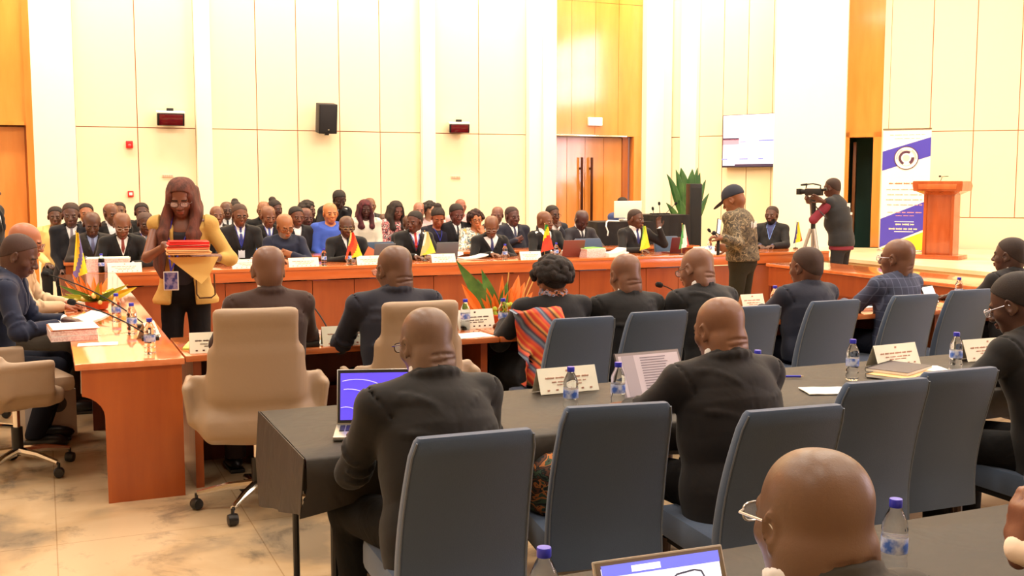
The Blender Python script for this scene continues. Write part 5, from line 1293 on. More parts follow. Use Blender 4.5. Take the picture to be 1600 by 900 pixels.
t = thing('cable', 'white cable hanging over the edge of the black-draped table', 'cable', (onY(950, 350, 14.55).x, 14.56, MT)); MB().tube([(.25, .1, .01), (.05, .08, .02), (-.02, -.0, .0), (-.06, -.06, -.06), (-.03, -.07, -.14), (-.04, -.07, -.2)], .012, 6).build('lead', WHT, t)
for px, tx, lb in ((1021, 1020, 'thin microphone leftmost on the black table by the plant'), (1031, 1030, 'tallest thin microphone on the black table by the plant'), (1041, 1056, 'thin microphone leaning right on the black table by the plant')):
    a_ = onY(px, 335, 15.1); tp = onY(tx, 318 if px != 1021 else 326, 15.1); mic(lb, (a_.x, 15.1, z2), tuple(tp), .02)
t = thing('pink_papers', 'pink folder lying behind the man in brown suit looking down', 'papers', tuple(onz(955, 378, .77))); MB().box((0, 0, .004), (.22, .14, .004), rz3(.2)).build('page', mat('pink_paper', (236, 150, 130), .6), t)
t = thing('column_speaker', 'tall slim black column speaker in front of the plant', 'loudspeaker', (onY(1082, 340, 14.9).x + .02, 14.9, 0), math.radians(-15)); zc = onY(1082, 287, 14.9).z
MB().box((0, 0, zc / 2 + .02), (.10, .11, zc / 2 - .02), bev=.01).build('cabinet', BLK, t); MB().box((0, -.112, zc * .6), (.085, .004, zc * .36), bev=.003).build('grille', BLKM, t); MB().box((0, 0, .015), (.2, .2, .015), bev=.005).build('base', BLKM, t)
pp = onY(1074, 340, 16.0); t = thing('potted_plant', 'tall leafy plant with paddle-shaped leaves in the corner', 'plant', (pp.x, 16.0, 0))
MB().lathe([(.14, 0), (.18, .02), (.22, .38), (.24, .42), (.21, .42), (.2, .36)], 24).build('pot', mat('pot_grey', (90, 80, 72), .6), t); MB().lathe([(.001, .36), (.205, .36), (.205, .37), (.001, .371)], 24).build('soil', mat('soil', (50, 36, 26), .95), t)
LFD = mat('paddle_leaf', (44, 88, 42), .35, var=(5, (70, 112, 56), .4, .65))
def paddle(m, b, c, tip, wd):
    b, c, tip = Vector(b), Vector(c), Vector(tip); P = []; n = 12
    for i in range(n + 1):
        q = i / n; pt = b * (1 - q) ** 2 + c * 2 * q * (1 - q) + tip * q * q; d_ = ((c - b) * (1 - q) + (tip - c) * q).normalized(); s_ = d_.cross(Vector((.15, 1, 0))).normalized(); nr = d_.cross(s_)
        w_ = .010 if q < .38 else wd * math.sin(PI * min(1, (q - .36) / .64) ** .75) + .003
        P.append([pt - s_ * w_ - nr * w_ * .35, pt - s_ * w_ * .5, pt, pt + s_ * w_ * .5, pt + s_ * w_ - nr * w_ * .35])
    m.sheet(P, .003, (0, -1, 0))
for tx, tz, wd in ((1042, 272, .055), (1056, 265, .06), (1064, 262, .095), (1082, 264, .09), (1094, 270, .07), (1103, 281, .05), (1108, 302, .045), (1041, 317, .05), (1062, 312, .08), (1090, 262, .05), (1072, 285, .10)):
    tp = onY(tx, tz, 15.85) - Vector((pp.x, 16.0, 0)); m = MB(); paddle(m, (0, 0, .4), (tp.x * .35, tp.y, tp.z * .72 + .1), tp, wd * 1.25); m.build('leaf', LFD, t)
# ------------------------------------------------------------------ the people
DK, MD, LT = (84, 53, 39), (112, 72, 50), (158, 104, 74)
def facing(px, rel): 
    ph = YAW + math.atan((px - 800) / FPX); return math.atan2(-math.cos(ph), -math.sin(ph)) - PI / 2 + math.radians(rel)
def seat(label, px, py, Y, rz, **o):
    h = onY(px, py, Y); o['zt'] = h.z; L = math.radians(o.get('lean', 8)); s = .9
    f = .243 * s * math.sin(L * .45) + .257 * s * math.sin(L * 1.3) + .04 + math.sin(L * .6) * .15 + .02
    f = .243 * math.sin(L * .45) + .297 * math.sin(L * 1.3) + math.sin(L * .6) * .15 + .015
    sl = math.radians(o.get('slean', 0)); lx = math.tan(sl) * .62
    d = Vector((lx, f, 0)); d.rotate(Euler((0, 0, rz)))
    return person(label, (h.x - d.x, h.y - d.y, o.pop('floor', 0)), rz, o, group=o.pop('group', None))
NV, BK, GY_, CH = (34, 38, 54), (33, 31, 33), (70, 68, 70), (52, 49, 50)
BL = (44, 56, 168)
RR1, RR2, RR3 = 12.82, 14.55, 15.6
# ---- seated at the long rear desk, from the stage door side to the stage
H_ = 1.08
seat('person in dark suit, white scarf and red tie behind the leftmost rear name card', 190, 333, RR1, PI, lean=14, look=(0, 22, 0), skin=MD, tie=(120, 40, 30), glasses=(200, 190, 180), lanyard=(240, 236, 226), badge=False, head=H_, jacket=BK, hair='fringe', hairc=(90, 80, 76), arm='desk')
seat('person in dark suit with glasses and blue lanyard behind the blue bag', 374, 319, RR1 + .25, PI, lean=8, look=(4, 10, 0), skin=MD, tie=(40, 50, 120), glasses=(60, 50, 44), lanyard=BL, head=H_, jacket=CH, hair='buzz', hairc=(50, 42, 38), arm='desk')
seat('person laughing in navy tunic, bald with grey beard, hand on the chest', 445, 335, RR1, PI, lean=16, look=(8, 20, 3), skin=(150, 98, 62), cloth='top', jacket=(58, 68, 104), glasses=(30, 24, 22), head=1.14, arms={1: 'desk', -1: 'chest'}, beard=(150, 140, 132), girth=1.12, collar=True)
seat('person in black suit and white shirt with thin glasses behind the red and yellow flag', 542, 338, RR1, PI, lean=10, look=(-6, 8, 0), skin=DK, glasses=(200, 170, 120), head=H_, jacket=BK, hair='fringe', hairc=(120, 112, 106), arm='desk', tie=(20, 20, 24), girth=1.05)
seat('young person in black suit with red tie looking toward the stage corner', 647, 330, RR1, PI, lean=8, look=(-48, 8, 0), skin=(88, 50, 36), tie=(170, 34, 36), lanyard=BL, badge=False, head=H_, jacket=BK, hair='short', arm='desk', open=1.1)
seat('person bowed over papers, bald with glasses, open dark suit, white shirt and blue tie', 768, 338, RR1, PI, lean=16, look=(-22, 26, 0), skin=MD, tie=(44, 48, 96), glasses=(190, 180, 180), head=H_, jacket=BK, arm='desk', open=1.7, girth=1.08)
seat('bald person in dark suit turned toward the stage behind the green yellow red flag', 852, 330, RR1 + .1, PI, lean=2, look=(28, 6, 0), skin=MD, head=H_, jacket=BK, arm='desk', twist=8, open=1.2)
def raise_hand(l=1): return (np.array([l * .30, .22, 1.08]), (0.05, -.1, 1), (0, 1, .1), (l * .8, .1, -1), .35)
seat('person smiling in dark suit and blue tie, raising one hand by the flags', 994, 327, RR1, PI, lean=10, look=(26, 4, -4), skin=DK, tie=(38, 44, 100), head=H_, jacket=CH, hair='buzz', hairc=(34, 28, 26), arms={-1: raise_hand(-1), 1: 'desk'}, girth=1.1, open=1.1)
seat('person with short beard, dark suit and pale blue lanyard seated near the stage', 1206, 322, RR1 + .1, facing(1206, -10), lean=2, look=(-8, 2, 0), skin=DK, shirt=(54, 62, 110), lanyard=(130, 160, 230), badge=False, head=H_, jacket=CH, hair='buzz', beard=(28, 22, 20), arm='desk', girth=1.08)
# ---- second and third rows
def rear(label, px, py, row, rel=0, **o):
    o.setdefault('head', 1.1); o.setdefault('lean', 4); o.setdefault('jacket', BK); o.setdefault('skin', DK); o.setdefault('arm', 'lap')
    return seat(label, px, py, row, PI + math.radians(rel), **o)
rear('person in cream yellow jacket at the end of the rows beside the veneer door', 86, 323, RR3, cloth='top', jacket=(246, 206, 130), hair='short', look=(-4, 4, 0), trousers=(50, 48, 50))
rear('large person in dark suit and open white collar leaning forward beside the column', 110, 317, RR2 - .2, lean=3, skin=(92, 62, 52), jacket=NV, head=1.2, tie=(120, 110, 120), girth=1.12, hair='buzz', look=(-4, 10, 0))
rear('light skinned person with only the upper face visible over a grey suit', 134, 318, RR3, skin=LT, hair='short', jacket=NV)
rear('person reading in grey suit and checked shirt in the second row', 143, 332, RR2 - .6, lean=8, jacket=(78, 72, 70), shirt=(140, 150, 186), look=(0, 22, 0), head=1.16, hair='fringe', skin=DK, arm='desk', tie=(90, 90, 120))
rear('bald person turned sideways behind the man with white lanyard', 174, 318, RR2 + .4, look=(20, 10, 0), skin=MD, hair='fringe')
rear('person mostly hidden behind the bald sideways head', 186, 316, RR3 + .3, skin=MD, hair='short', head=1.0)
rear('person with short hair seated alone before the wall left of the long-haired woman', 221, 317, RR3, skin=(80, 50, 42), hair='short')
rear('person in dark suit with lanyard close behind the elbow of the long-haired woman', 227, 332, RR2 - .4, lean=8, jacket=NV, lanyard=BL, shirt=(226, 200, 200), tie=(110, 120, 130), hair='buzz', hairc=(96, 80, 76), head=1.14, look=(6, 12, 0), badge=False)
rear('person half hidden behind the yellow jacket shoulder', 339, 322, RR2, skin=MD, head=1.05, hair='fringe')
rear('person with glasses and white shirt behind the yellow jacket shoulder', 354, 315, RR3, glasses=(60, 40, 36), tie=(40, 40, 44), skin=DK, head=1.05)
rear('person with hair bun behind the man with blue lanyard', 368, 315, RR3 + .2, skin=DK, hair='bun', head=1.0, cloth='top', jacket=(60, 50, 60))
rear('bald person in dark suit turned sideways at the back before the wall joint', 411, 315, RR3, look=(-24, 8, 0), skin=(134, 88, 60), head=1.05)
rear('bald person in dark suit with lanyard and tie looking down in the second row', 419, 322, RR2, lean=8, look=(8, 14, 0), skin=(120, 78, 56), tie=(60, 80, 150), lanyard=BL, head=1.15, badge=False)
rear('woman with hair piled high turned sideways in the back row', 430, 313, RR3, look=(30, 4, 0), skin=(86, 48, 36), hair='bun', cloth='top', jacket=(50, 44, 48), head=1.05)
rear('person with short hair and glasses looking at the laughing man', 463, 323, RR2, look=(10, 8, 0), skin=(104, 64, 46), hair='short', head=1.12, lanyard=(220, 220, 225), jacket=(44, 42, 50), badge=False)
rear('person in dark suit squeezed beside the one with glasses in the second row', 478, 325, RR2 + .35, look=(10, 6, 0), skin=(96, 54, 44), head=1.1)
rear('woman with full dark hair facing sideways in the back row', 481, 315, RR3 + .2, look=(40, 0, 0), skin=(96, 56, 44), hair='afro', cloth='top', jacket=(60, 50, 54))
rear('light skinned bald person in bright blue robe in the second row', 516, 317, RR2, look=(0, 2, 0), skin=(190, 122, 74), cloth='top', jacket=(62, 92, 186), head=1.18, girth=1.25, sw=1.12, trousers=(62, 92, 186))
rear('woman with long dark red hair and white top in the back row', 570, 313, RR3, look=(-6, 14, 0), skin=(74, 40, 34), hair='long', hairc=(62, 22, 28), hlen=.24, cloth='top', jacket=(232, 222, 204), head=1.05)
rear('bald person hidden behind the long dark red hair', 578, 309, RR3 + .8, skin=MD, head=1.05, jacket=(96, 92, 92))
rear('person bending away in dark jacket between the two long-haired women', 598, 319, RR3 + .5, lean=52, look=(0, 30, 0), skin=DK, jacket=(58, 56, 60))
rear('woman with long black hair and patterned blouse in the back row', 619, 315, RR3, look=(10, 14, 0), skin=(110, 64, 52), hair='long', hlen=.22, cloth='top', jmat=patches('floral_cloth', [(220, 200, 196), (60, 40, 50), (210, 120, 120), (236, 228, 220)], 22))
rear('bald light skinned person behind the young man with red tie', 655, 316, RR3, look=(-14, 0, 0), skin=(158, 104, 84), shirt=(230, 190, 196), head=1.05, cloth='top', jacket=(226, 190, 190))
rear('person in dark suit bent low behind the young man with red tie', 640, 338, RR2 + .1, lean=10, jacket=(70, 68, 72), skin=DK, head=1.0)
rear('woman with black hair bun lowest in the second row wearing a blue lanyard', 684, 325, RR2, lean=10, look=(-8, 24, 0), skin=(146, 84, 56), hair='bun', cloth='top', jacket=(40, 38, 70), lanyard=BL, head=1.12, badge=False)
rear('woman with black cap of hair and glasses behind the woman with hair bun', 672, 316, RR3, look=(20, 6, 0), skin=(190, 140, 110), hair='afro', cloth='top', jacket=(220, 190, 190), head=1.0)
rear('person in dark suit and narrow tie beside the woman in white patterned dress', 713, 319, RR2, lean=6, look=(4, 18, 0), skin=(100, 60, 54), hair='short', tie=(30, 30, 34), head=1.15, jacket=(42, 44, 56))
rear('bald person farthest back before the wall panel joint', 720, 311, RR3 + .6, skin=(140, 84, 66), head=1.0, cloth='top', jacket=(220, 170, 170))
rear('woman in white patterned dress and glasses, hand on her cheek', 744, 329, RR2 - .1, lean=6, look=(-14, 6, 6), skin=(176, 112, 70), hair='afro', hairc=(40, 22, 20), cloth='top', jmat=patches('white_floral_cloth', [(238, 232, 220), (236, 230, 214), (96, 130, 140), (226, 180, 90)], 18), glasses=(60, 40, 40), head=1.05, arms={-1: 'chin', 1: 'table'})
rear('bald person sideways behind the bowed man with white shirt', 777, 323, RR3, look=(-30, 6, 0), skin=(112, 70, 58), head=1.1, jacket=(96, 92, 92))
rear('heavy person in navy suit with hand on the belt line in the second row', 801, 323, RR2, lean=2, look=(6, 4, 0), skin=(84, 52, 46), jacket=(58, 60, 86), tie=(40, 44, 74), head=1.2, girth=1.15, sw=1.1, hair='buzz', arms={-1: 'lap', 1: 'chest'})
rear('person resting chin on hand behind the flag next to the veneer door', 864, 321, RR2, lean=8, look=(10, 6, 0), skin=DK, jacket=(66, 70, 86), hair='short', arms={-1: 'chin', 1: 'lap'}, glasses=(50, 40, 36))
rear('bald person in grey suit looking down before the veneer door', 909, 329, RR2 - .2, lean=14, look=(8, 36, 0), skin=(70, 44, 44), jacket=(84, 80, 92), tie=(40, 40, 50), head=1.15, arm='desk')
rear('person mostly hidden behind the white monitor', 972, 309, RR3 + .5, lean=6, skin=DK, jacket=(60, 70, 110), cloth='top', head=1.0, hair='short', look=(0, 24, 0))
# standing figures behind
o = dict(stand=True, lean=34, look=(4, 26, 0), skin=(62, 40, 34), hair='short', jacket=(38, 34, 42), tie=(60, 60, 80), arm='lap', head=1.1, arms={s: (np.array([s * .2, .50, .82]), (0, .5, -1), (0, -1, 0), (s, -.4, -.4), .4) for s in (-1, 1)})
h = onY(541, 298, RR3 - .2); o['zt'] = h.z; o['slean'] = -16; person('person in black suit standing and bending over the one in bright blue robe', (h.x - .22, RR3 + .25, 0), PI, o)
h = onY(-26, 262, 10.6); person('person in black standing at the edge of view behind the side desk pair', (h.x, 10.6, 0), math.radians(-110), dict(stand=True, zt=1.76, skin=DK, jacket=(24, 26, 26), lean=0, arm='side', head=1.05, hair='short'))
# ---- side desk pair
seat('person in navy suit and white collar writing at the side desk', 24, 367, 7.55, math.radians(-98), lean=16, look=(-8, 24, 0), res='near', skin=(82, 52, 42), hair='buzz', hairc=(60, 44, 38), jacket=(58, 68, 108), tie=(40, 46, 80), arm='table', head=1.08, sw=1.05, trousers=(36, 40, 56), legs={s: [(s * .095, .04, .53), (s * .13, .40, .52), (s * .13, .26, .10)] for s in (-1, 1)})
seat('bald older person in beige jacket and glasses at the side desk', 34, 349, 8.65, math.radians(-96), lean=14, look=(-6, 16, 0), res='mid', skin=(168, 106, 78), jacket=(204, 176, 142), shirt=(222, 198, 168), glasses=(110, 60, 50), head=1.1, arm='table', trousers=(90, 80, 70))
# ---- seated at the cherry desk, backs to the viewer
seat('bald person in brown suit seated on the large cream swivel chair', 418, 385, 6.02, math.radians(2), lean=4, look=(0, 10, 0), res='mid', skin=(104, 70, 52), jacket=(104, 72, 60), arm='table', head=1.06, girth=.98, glasses=(70, 50, 44))
seat('bald person in dark blue-grey suit on the second cream swivel chair', 614, 384, 5.96, math.radians(2), lean=6, look=(16, 8, 0), res='near', skin=(96, 66, 50), jacket=(64, 64, 84), arm='table', head=1.12, girth=1.12, sw=1.18, folds=True, glasses=(190, 120, 100), nk=1.1, open=.9)
def shawl(d):
    root, Fs, NB, P0 = d['root'], d['Fs'], d['NB'], d['P0']; P = []; n = 16; k = 12
    for i in range(n + 1):
        v = i / n; z = NB[2] - .0 - v * .50; row = []
        for j in range(k + 1):
            u = j / k; x = NB[0] - .30 + .27 * u + .10 * v * (1 - v) + .05 * v; zz = min(z, NB[2] + .0 - abs(x - NB[0]) * .22)
            if v == 0: zz = NB[2] - abs(x - NB[0]) * .22 + .02
            y = Fs.front(x, zz, -1) if v > 0 else None
            y = (NB[1] + .02 if v == 0 else (y if y is not None else NB[1] - .06 - .05 * v)) - .014 - .012 * math.sin(u * 16 + v * 2); row.append((x, min(y, NB[1] - .02 if v > 0 else y), zz))
        P.append(row)
    m = MB(); m.sheet(P, .006, (0, 1, 0)); m.build('shawl', stripes('shawl_stripes', [(214, 60, 40), (236, 132, 56), (224, 70, 50), (228, 92, 60), (84, 90, 124), (130, 146, 160), (70, 60, 80), (226, 84, 60), (232, 110, 60), (56, 44, 50), (236, 170, 90), (214, 60, 40)], 2.6, .6, 1.6), root, angle=80)
    m = MB(); 
    for s in range(22):
        a = -2.6 + s * .24; m.ball((NB[0] + .078 * math.sin(a), NB[1] - .004 - .07 * math.cos(a), NB[2] + .045 + .01 * math.sin(s * 2)), (.016, .012, .022), 7, 5)
    m.build('printed_collar', patches('collar_print', [(40, 36, 40), (200, 120, 70), (150, 160, 190), (60, 50, 60)], 30), root)
seat('woman with dark curly hair, black dress and bright striped shawl', 860, 404, 6.0, math.radians(2), lean=6, look=(-6, 6, 0), res='mid', skin=MD, hair='curly', hairc=(22, 15, 12), cloth='top', jacket=(34, 32, 38), arm='table', sw=1.08, head=1.05, extra=shawl, skirt=True, trousers=False, hem=.14)
seat('bald person in dark grey suit with white collar before the second cherry desk chair', 975, 402, 6.0, 0, lean=8, look=(4, 14, 0), res='mid', skin=(110, 74, 56), jacket=(44, 42, 44), arm='table', head=1.08, folds=True, sw=1.08)
seat('person with glasses in dark suit tilting the head toward the thick microphone', 1086, 388, 5.98, math.radians(6), lean=16, slean=-4, look=(16, 18, 8), res='mid', skin=(116, 80, 62), jacket=(44, 43, 47), arm='table', head=1.12, girth=1.1, sw=1.12, glasses=(50, 34, 32), folds=True)
seat('person in slate blue suit at the cherry desk looking toward the camouflage jacket', 1258, 390, 6.05, math.radians(4), lean=6, look=(10, 6, 0), res='mid', skin=(88, 56, 42), jacket=(66, 72, 98), arm='desk', head=1.12, hair='buzz', hairc=(40, 30, 26), girth=1.1, sw=1.05)
CHK = mat('checked_cloth', (56, 62, 84), .8, bump=(9, .5, .02))
def check_mat():
    m = bpy.data.materials.new('window_check_cloth'); m.use_nodes = True; nt = m.node_tree; N = nt.nodes; b = N['Principled BSDF']; b.inputs['Roughness'].default_value = .85
    tc = N.new('ShaderNodeTexCoord'); br = N.new('ShaderNodeTexBrick'); br.offset = 0; br.inputs['Scale'].default_value = 1; br.inputs['Brick Width'].default_value = .05; br.inputs['Row Height'].default_value = .06; br.inputs['Mortar Size'].default_value = .0035; br.inputs['Mortar Smooth'].default_value = .5
    br.inputs['Color1'].default_value = lin((52, 58, 80)); br.inputs['Color2'].default_value = lin((58, 64, 88)); br.inputs['Mortar'].default_value = lin((84, 92, 116))
    mp = N.new('ShaderNodeMapping'); mp.inputs['Rotation'].default_value = (PI / 2, 0, 0); nt.links.new(tc.outputs['Object'], mp.inputs[0]); nt.links.new(mp.outputs[0], br.inputs['Vector']); nt.links.new(br.outputs['Color'], b.inputs['Base Color']); return m
seat('bald person with glasses in checked blue jacket at the cherry desk', 1402, 373, 6.05, math.radians(10), lean=0, look=(14, 0, 0), res='mid', skin=(100, 66, 50), jmat=check_mat(), jacket=(56, 62, 84), arm='desk', head=1.14, glasses=(190, 190, 200), folds=True, sw=1.05, trousers=(50, 54, 70))
seat('person with short hair in dark suit seated nearest the lectern', 1578, 371, 6.1, math.radians(10), lean=2, look=(12, 2, 0), res='mid', skin=(66, 44, 36), jacket=(50, 48, 52), arm='table', head=1.12, hair='buzz', hairc=(26, 20, 18))
p = onY(1620, 500, 5.5); blue_chair('blue chair under the person seated nearest the lectern', (onY(1578, 460, 6.0).x + .02, 5.85, 0), 0, G1)
# ---- seated at the black table
LEFTMAN = dict(lean=16, slean=0, look=(10, 12, 0), res='near', skin=(104, 78, 62), jacket=(46, 43, 40), head=.99, girth=1.15, sw=1.12, glasses=(60, 40, 36), folds=True, tail=.20, twist=4, nk=1.14,
    arms={-1: (np.array([-.12, .44, .79]), (.5, 1, -.1), (0, 0, -1), (-.5, -.3, -.9), .6), 1: (np.array([.10, .40, .80]), (-.5, 1, 0), (0, 0, -1), (.8, -.4, -.6), .6)},
    legs={-1: [(-.10, .04, .53), (-.19, .42, .52), (-.17, .34, .10)], 1: [(.10, .04, .53), (.12, .44, .52), (.13, .42, .10)]}, open=.8)
seat('bald heavy person in black suit and glasses at the laptop with blue-violet wallpaper', 661, 481, 3.52, math.radians(6), **LEFTMAN)
seat('bald person in dark brown-black suit reading the open laptop with text page', 1121, 465, 3.50, math.radians(2), lean=12, look=(8, 12, 0), res='near', skin=(116, 78, 56), jacket=(40, 33, 34), head=1.0, girth=1.15, sw=1.1, folds=True, tail=.16, nk=1.16, hup=.13,
     arms={-1: (np.array([-.20, .44, .79]), (-.2, 1, -.1), (0, 0, -1), (-.9, -.2, -.7), .5), 1: 'table'}, open=.8)
seat('person with white spectacles and black suit at the far end of the black table', 1590, 428, 3.48, math.radians(14), lean=16, look=(8, 22, 0), res='near', skin=(78, 50, 38), jacket=(36, 34, 35), head=1.10, hair='short', hairc=(30, 22, 20), glasses=(226, 224, 236), tail=.1,
     arms={-1: (np.array([-.30, .46, .79]), (-.3, 1, -.05), (0, 0, -1), (-.9, -.2, -.7), .5), 1: 'table'})
# ---- nearest table
R = onY(1254, 697, 1.34); F0 = onY(1127, 892, 1.80)
def arm_to(root, rz, tip, dirw, n=(0, 0, -1), pole=(-.8, -.2, -.7), cu=.5):
    l = Vector(tip) - Vector(root); l.rotate(Euler((0, 0, -rz))); d = Vector(dirw); d.rotate(Euler((0, 0, -rz))); d.normalize(); w = l - d * .17
    return (np.array(w), tuple(d), n, pole, cu)
rt_ = (R.x, R.y - .16, 0)
person('nearest bald person with clear-framed spectacles, seen from behind', (R.x + .01, R.y - .12, 0), math.radians(3), dict(zt=R.z, lean=9, look=(-2, 4, 0), res='near', skin=(100, 73, 54), jacket=(92, 84, 72), head=.93, girth=1.1, sw=1.0, glasses=(200, 196, 190), folds=True, nk=1.28, hup=.12, wob=.002, open=.8,
    arms={-1: arm_to((R.x + .01, R.y - .12, 0), math.radians(3), F0, (-.25, .95, .12), cu=.35), 1: 'table'}, point=-1))
blue_chair('blue chair under the nearest bald person', (R.x + .02, R.y - .15, 0), math.radians(3), 'chairs at the nearest table')
hw = onY(1584, 792, 1.62)
rp = (2.22, 1.06, 0)
l_ = Vector(hw) - Vector(rp)
person('person at the right edge showing only a hand, white cuff and navy sleeve', rp, 0, dict(zt=1.32, lean=6, res='near', skin=(122, 76, 54), jacket=(30, 32, 52), head=1.04, shirt=(250, 226, 200), slv=.8,
    arms={-1: (np.array([l_.x + .01, l_.y, l_.z - .09]), (.15, .1, 1), (1, -.3, .2), (-.2, .3, -1), .9), 1: 'table'}, sleeve=.84))
blue_chair('blue chair under the person at the right edge', (2.22, 1.0, 0), 0, 'chairs at the nearest table')

# ---- woman with the files
YEL_J = mat('mustard_cloth', (190, 150, 76), .8, bump=(9, .5, .015))
wp = onY(286, 270, 8.15); wr = facing(286, -8)
def wom(d):
    root, hp, NB, P1 = d['root'], d['hp'], d['NB'], d['P1']; Fs = d['Fs']
    m = MB(); m.box((.07, .205, 1.0), (.052, .003, .068), bev=.004); b = m.build('badge_holder', WHT, root); b['label'] = 'white framed blue badge'
    MB().box((.07, .2095, 1.0), (.045, .001, .060)).build('badge_card', mat('badge_blue', (58, 62, 130), .4, var=(30, (150, 140, 180), .45, .6)), root)
    m = MB()
    for s in (-1, 1): m.tube([Vector(NB + np.array([s * .06, .0, .04])), (s * .07, .115, 1.42), (.04 + s * .05, .17, 1.25), (.07, .20, 1.07)], .006, 6)
    m.build('ribbon', mat('ribbon_blue', (60, 50, 160), .6), root)
    m = MB()
    for pts in ([(-.10, .165, 1.04), (-.10, .17, .90), (-.12, .17, .87), (-.20, .15, .87), (-.225, .13, .89), (-.22, .13, 1.04)],): m.tube(pts, .006, 6)
    m.build('pocket_trim', mat('trim_brown', (92, 58, 26), .7), root)
def wtarget(px, py, Y, fr_, n, pole, cu):
    l = onY(px, py, Y) - Vector((wp.x, 8.15, 0)); l.rotate(Euler((0, 0, -wr))); return (np.array(l), fr_, n, pole, cu)
person('woman with long reddish brown hair and mustard jacket standing with a stack of files', (wp.x, 8.20, 0), wr, dict(zt=1.72, stand=True, lean=6, look=(0, 20, 0), res='near', sle=-.008, skin=(112, 66, 46), hair='long', hairc=(70, 37, 27), hlen=.52, hout=(0, .045), cloth='top', jmat=YEL_J, jacket=(206, 160, 62), trousers=(30, 26, 28), sleeve=.72, nosleeve=(1,), head=1.10, hem=.13, flare=1.3, openfront=.055, shirt=(34, 28, 34), girth=.92, sw=.98, neckcut=-.005, ratio=1.35, browc=(30, 18, 14), gname='jacket', extra=wom, glasses=(90, 70, 64),
    arms={1: wtarget(262, 384, 7.78, (-.75, .25, -.35), (.2, -.3, -1), (.8, -.3, -.9), .5), -1: wtarget(325, 402, 7.80, (.95, .3, .0), (0, 0, 1), (-.9, -.4, -.9), .4)}))
fl = onY(294, 397, 7.70); REDF = mat('red_folder', (222, 34, 30), .45); CRF = mat('cream_folder', (240, 190, 130), .6); YENV = mat('yellow_envelope', (226, 186, 104), .6)
t = thing('file_stack', 'stack of red and cream paper files held by the woman in mustard jacket', 'files', fl, wr + math.radians(190)); z = 0
for i, (h_, m_) in enumerate([(.012, CRF), (.012, mat('cream_file2', (232, 168, 104), .6)), (.012, CRF), (.014, mat('salmon_file', (236, 122, 84), .5)), (.012, REDF), (.006, mat('pink_file', (246, 160, 140), .5)), (.014, REDF), (.010, mat('bright_red_file', (236, 44, 36), .4))]):
    m = MB(); m.box((.006 * math.sin(i * 2.1), .004 * math.cos(i * 1.7), z + h_ / 2), (.145 - .002 * i, .11, h_ / 2 - .0012), rz3(.05 * math.sin(i * 1.3)) @ ry3(.02 * math.sin(i)), .002); m.build('file', m_, t); z += h_
t = thing('envelope', 'large yellow envelope held under the stack of files', 'envelope', fl - Vector((-.03, .02, .055)), wr + math.radians(188)); m = MB(); m.poly([(-.17, 0, .035), (.17, 0, .035), (.10, -.02, -.10), (.05, -.03, -.15)], .006, (0, 1, 0)); m.build('paper', YENV, t, smooth=False)

# ---- person in camouflage jacket filming with a phone
CAMO = patches('camouflage_cloth', [(52, 44, 34), (98, 86, 62), (70, 58, 42), (136, 118, 88), (62, 54, 40)], 15)
cp = onY(1162, 300, 9.1); cr = facing(1143, -112)
def loc_of(px, py, base, Y, rz): 
    l = onY(px, py, Y) - Vector(base); l.rotate(Euler((0, 0, -rz))); return np.array(l)
def cap(d):
    hp, root, RH, H, hs = d['hp'], d['root'], d['RH'], d['H'], d['hs']; G = Field(H - .24, H + .26, .006)
    G.ell(hp(0, -.018, .036), tuple(v * hs for v in (.090, .112, .100)), .01, RH); G.half(H - .2, H + .2, hp(0, 0, .022), RH @ unit([0, .15, -1.])); G.ell(hp(0, .125, .022), tuple(v * hs for v in (.066, .085, .009)), .012, RH @ NR('x', -.18)); G.mesh('cap', mat('navy_cap', (38, 40, 52), .8), root)
    m = MB(); m.ball(Vector(hp(0, -.015, .132)), (.008, .008, .005), 8, 5); m.build('cap_button', BLKM, root)
    m = MB(); 
    for k in range(5): x = -.06 + .03 * k; y = d['Fs'].front(x, d['P3'][2] - .08, -1); m.box((x, (y or -.12) - .006, d['P3'][2] - .08 - .012 * (k % 2)), (.011, .003, .03), bev=.002)
    m.build('back_print', mat('print_white', (226, 220, 212), .6), root)
cb = (cp.x + .02, 9.12, 0)
person('person in camouflage jacket and dark cap standing and filming with a phone', cb, cr, dict(zt=1.66, stand=True, lean=10, look=(4, 30, 0), res='mid', skin=(130, 80, 52), cloth='top', jmat=CAMO, jacket=(80, 70, 50), trousers=(58, 52, 38), hem=.04, collar=True, head=1.08, girth=1.08, extra=cap, sw=1.05,
    arms={-1: (loc_of(1130, 372, cb, 8.85, cr), (-.2, 1, .2), (.3, 0, -1), (-.6, -.5, -1), 1.0), 1: (loc_of(1134, 392, cb, 9.0, cr), (-.3, 1, .0), (-1, 0, 0), (.6, -.5, -1), 1.2)}))
g_ = onY(1122, 394, 8.88); t = thing('phone_gimbal', 'black handheld phone gripped on a short stick by the person in camouflage', 'phone', g_, cr)
h1 = .30; MB().tube([(0, 0, -.03), (0, 0, .12)], .016, 10).tube([(0, 0, .12), (.03, .0, .17), (.0, 0, .21)], .009, 8).build('grip', BLK, t); MB().box((0, .0, .25), (.038, .005, .075), ry3(.2), .004).build('phone_body', BLK, t); MB().box((0, -.006, .25), (.034, .001, .068), ry3(.2)).build('phone_screen', emi('phone_screen', (235, 238, 245), .9), t); MB().ball((-.11, 0, .19), (.022,) * 3, 10, 8).tube([(0, 0, .14), (-.11, 0, .19)], .005, 6).build('clip_microphone', BLKM, t)

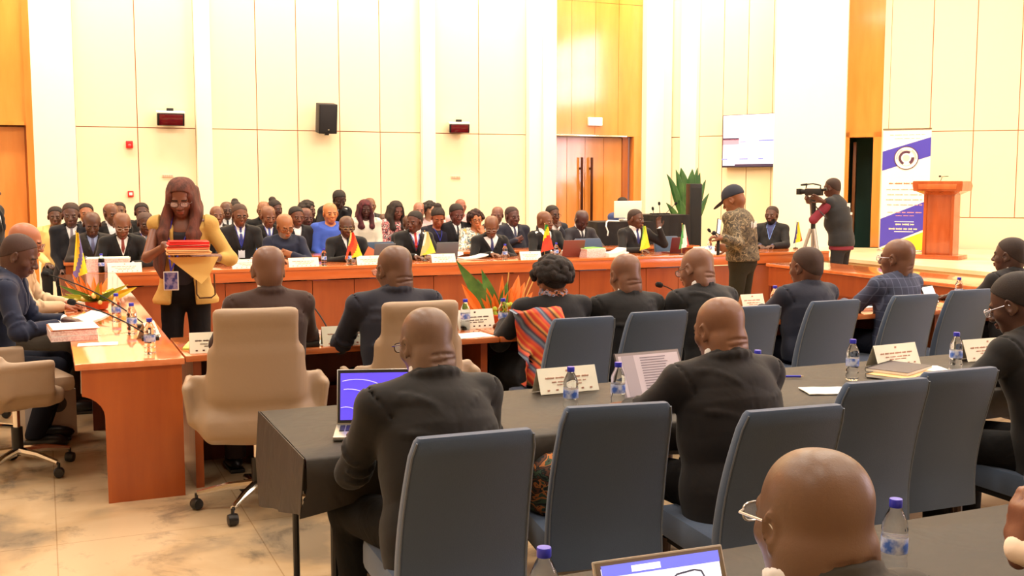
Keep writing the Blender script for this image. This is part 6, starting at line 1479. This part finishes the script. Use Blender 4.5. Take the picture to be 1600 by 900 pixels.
# ---- camera operator
kp = onY(1298, 277, 11.45); kr = facing(1306, -112); kd_ = Vector((0, .17, 0)); kd_.rotate(Euler((0, 0, kr))); kb = (kp.x - kd_.x, 11.45 - kd_.y, 0)
def vest_print(d):
    m = MB(); z = d['P3'][2] - .06
    for (x, zz, w_, h_) in ((.03, z, .05, .035), (.05, z - .10, .035, .016)):
        y = d['Fs'].front(x, zz, -1) or -.12; m.box((x, y - .006, zz), (w_, .003, h_))
    m.build('back_print', mat('print_white', (226, 220, 212), .6), d['root'])
person('camera operator in dark grey vest over maroon shirt', kb, kr, dict(zt=1.755, stand=True, lean=13, look=(0, 4, 0), res='mid', skin=(80, 48, 36), hair='buzz', cloth='vest', jacket=(62, 62, 66), shirt=(122, 40, 56), trousers=(60, 58, 60), sleeve=.45, hem=.08, head=1.02, girth=1.08, extra=vest_print, collar=True,
    arms={1: (loc_of(1272, 312, kb, 11.2, kr), (-.2, .9, .5), (-.6, .2, 0), (.4, 0, -1), .8), -1: (loc_of(1268, 316, kb, 11.5, kr), (.1, .8, .6), (.6, 0, .2), (-.4, -.1, -1), .8)}))
vc = onY(1272, 300, 11.42); t = thing('video_camera', 'black shoulder-size video camera with top handle aimed away from the stage', 'video camera', vc, kr + PI / 2); t.scale = (.86, .86, .86)
m = MB(); m.box((0, 0, 0), (.13, .05, .055), bev=.012); m.build('camera_body', BLK, t); m = MB(); m.tube([(.12, 0, .005), (.20, 0, .005), (.205, 0, .005), (.24, 0, .005)], [.035, .038, .046, .046], 16); m.build('lens', BLKM, t)
m = MB(); m.box((.235, 0, .005), (.028, .055, .045), bev=.004); m.build('lens_hood', BLK, t); m = MB(); m.tube([(-.10, 0, .05), (-.10, 0, .10), (.02, 0, .125), (.12, 0, .115), (.13, 0, .06)], .011, 8); m.build('top_handle', BLK, t)
m = MB(); m.tube([(.10, .03, .115), (.20, .03, .105)], [.018, .014], 10); m.build('microphone', BLKM, t); m = MB(); m.tube([(-.12, 0, .03), (-.20, 0, .045)], [.02, .026], 10); m.build('viewfinder', BLK, t)
m = MB(); m.box((-.0, -.052, .01), (.05, .003, .02)); m.build('side_plate', GREY, t)
t = thing('tripod', 'silver and black video tripod under the video camera', 'tripod', (vc.x, vc.y, 0)); ht = vc.z - .06
MB().box((0, 0, ht - .04), (.04, .04, .04), bev=.01).tube([(0, 0, ht - .08), (0, 0, ht - .42)], .03, 12).build('head', BLK, t); MB().tube([(0, 0, ht - .10), (.05, -.2, ht - .28)], .008, 6).build('pan_bar', BLK, t)
MB().tube([(0, 0, ht - .42), (0, 0, ht - .75)], .022, 10).build('centre_column', SILV, t)
for k in range(3):
    a = 2 * PI * k / 3 + .4; m = MB(); m.tube([(.03 * math.cos(a), .03 * math.sin(a), ht - .42), (.20 * math.cos(a), .20 * math.sin(a), ht - 1.0)], .022, 8); lg = m.build('leg', SILV, t)
    m = MB(); m.tube([(.20 * math.cos(a), .20 * math.sin(a), ht - 1.0), (.36 * math.cos(a), .36 * math.sin(a), .0)], .014, 8); m.build('lower_section', BLK, lg)
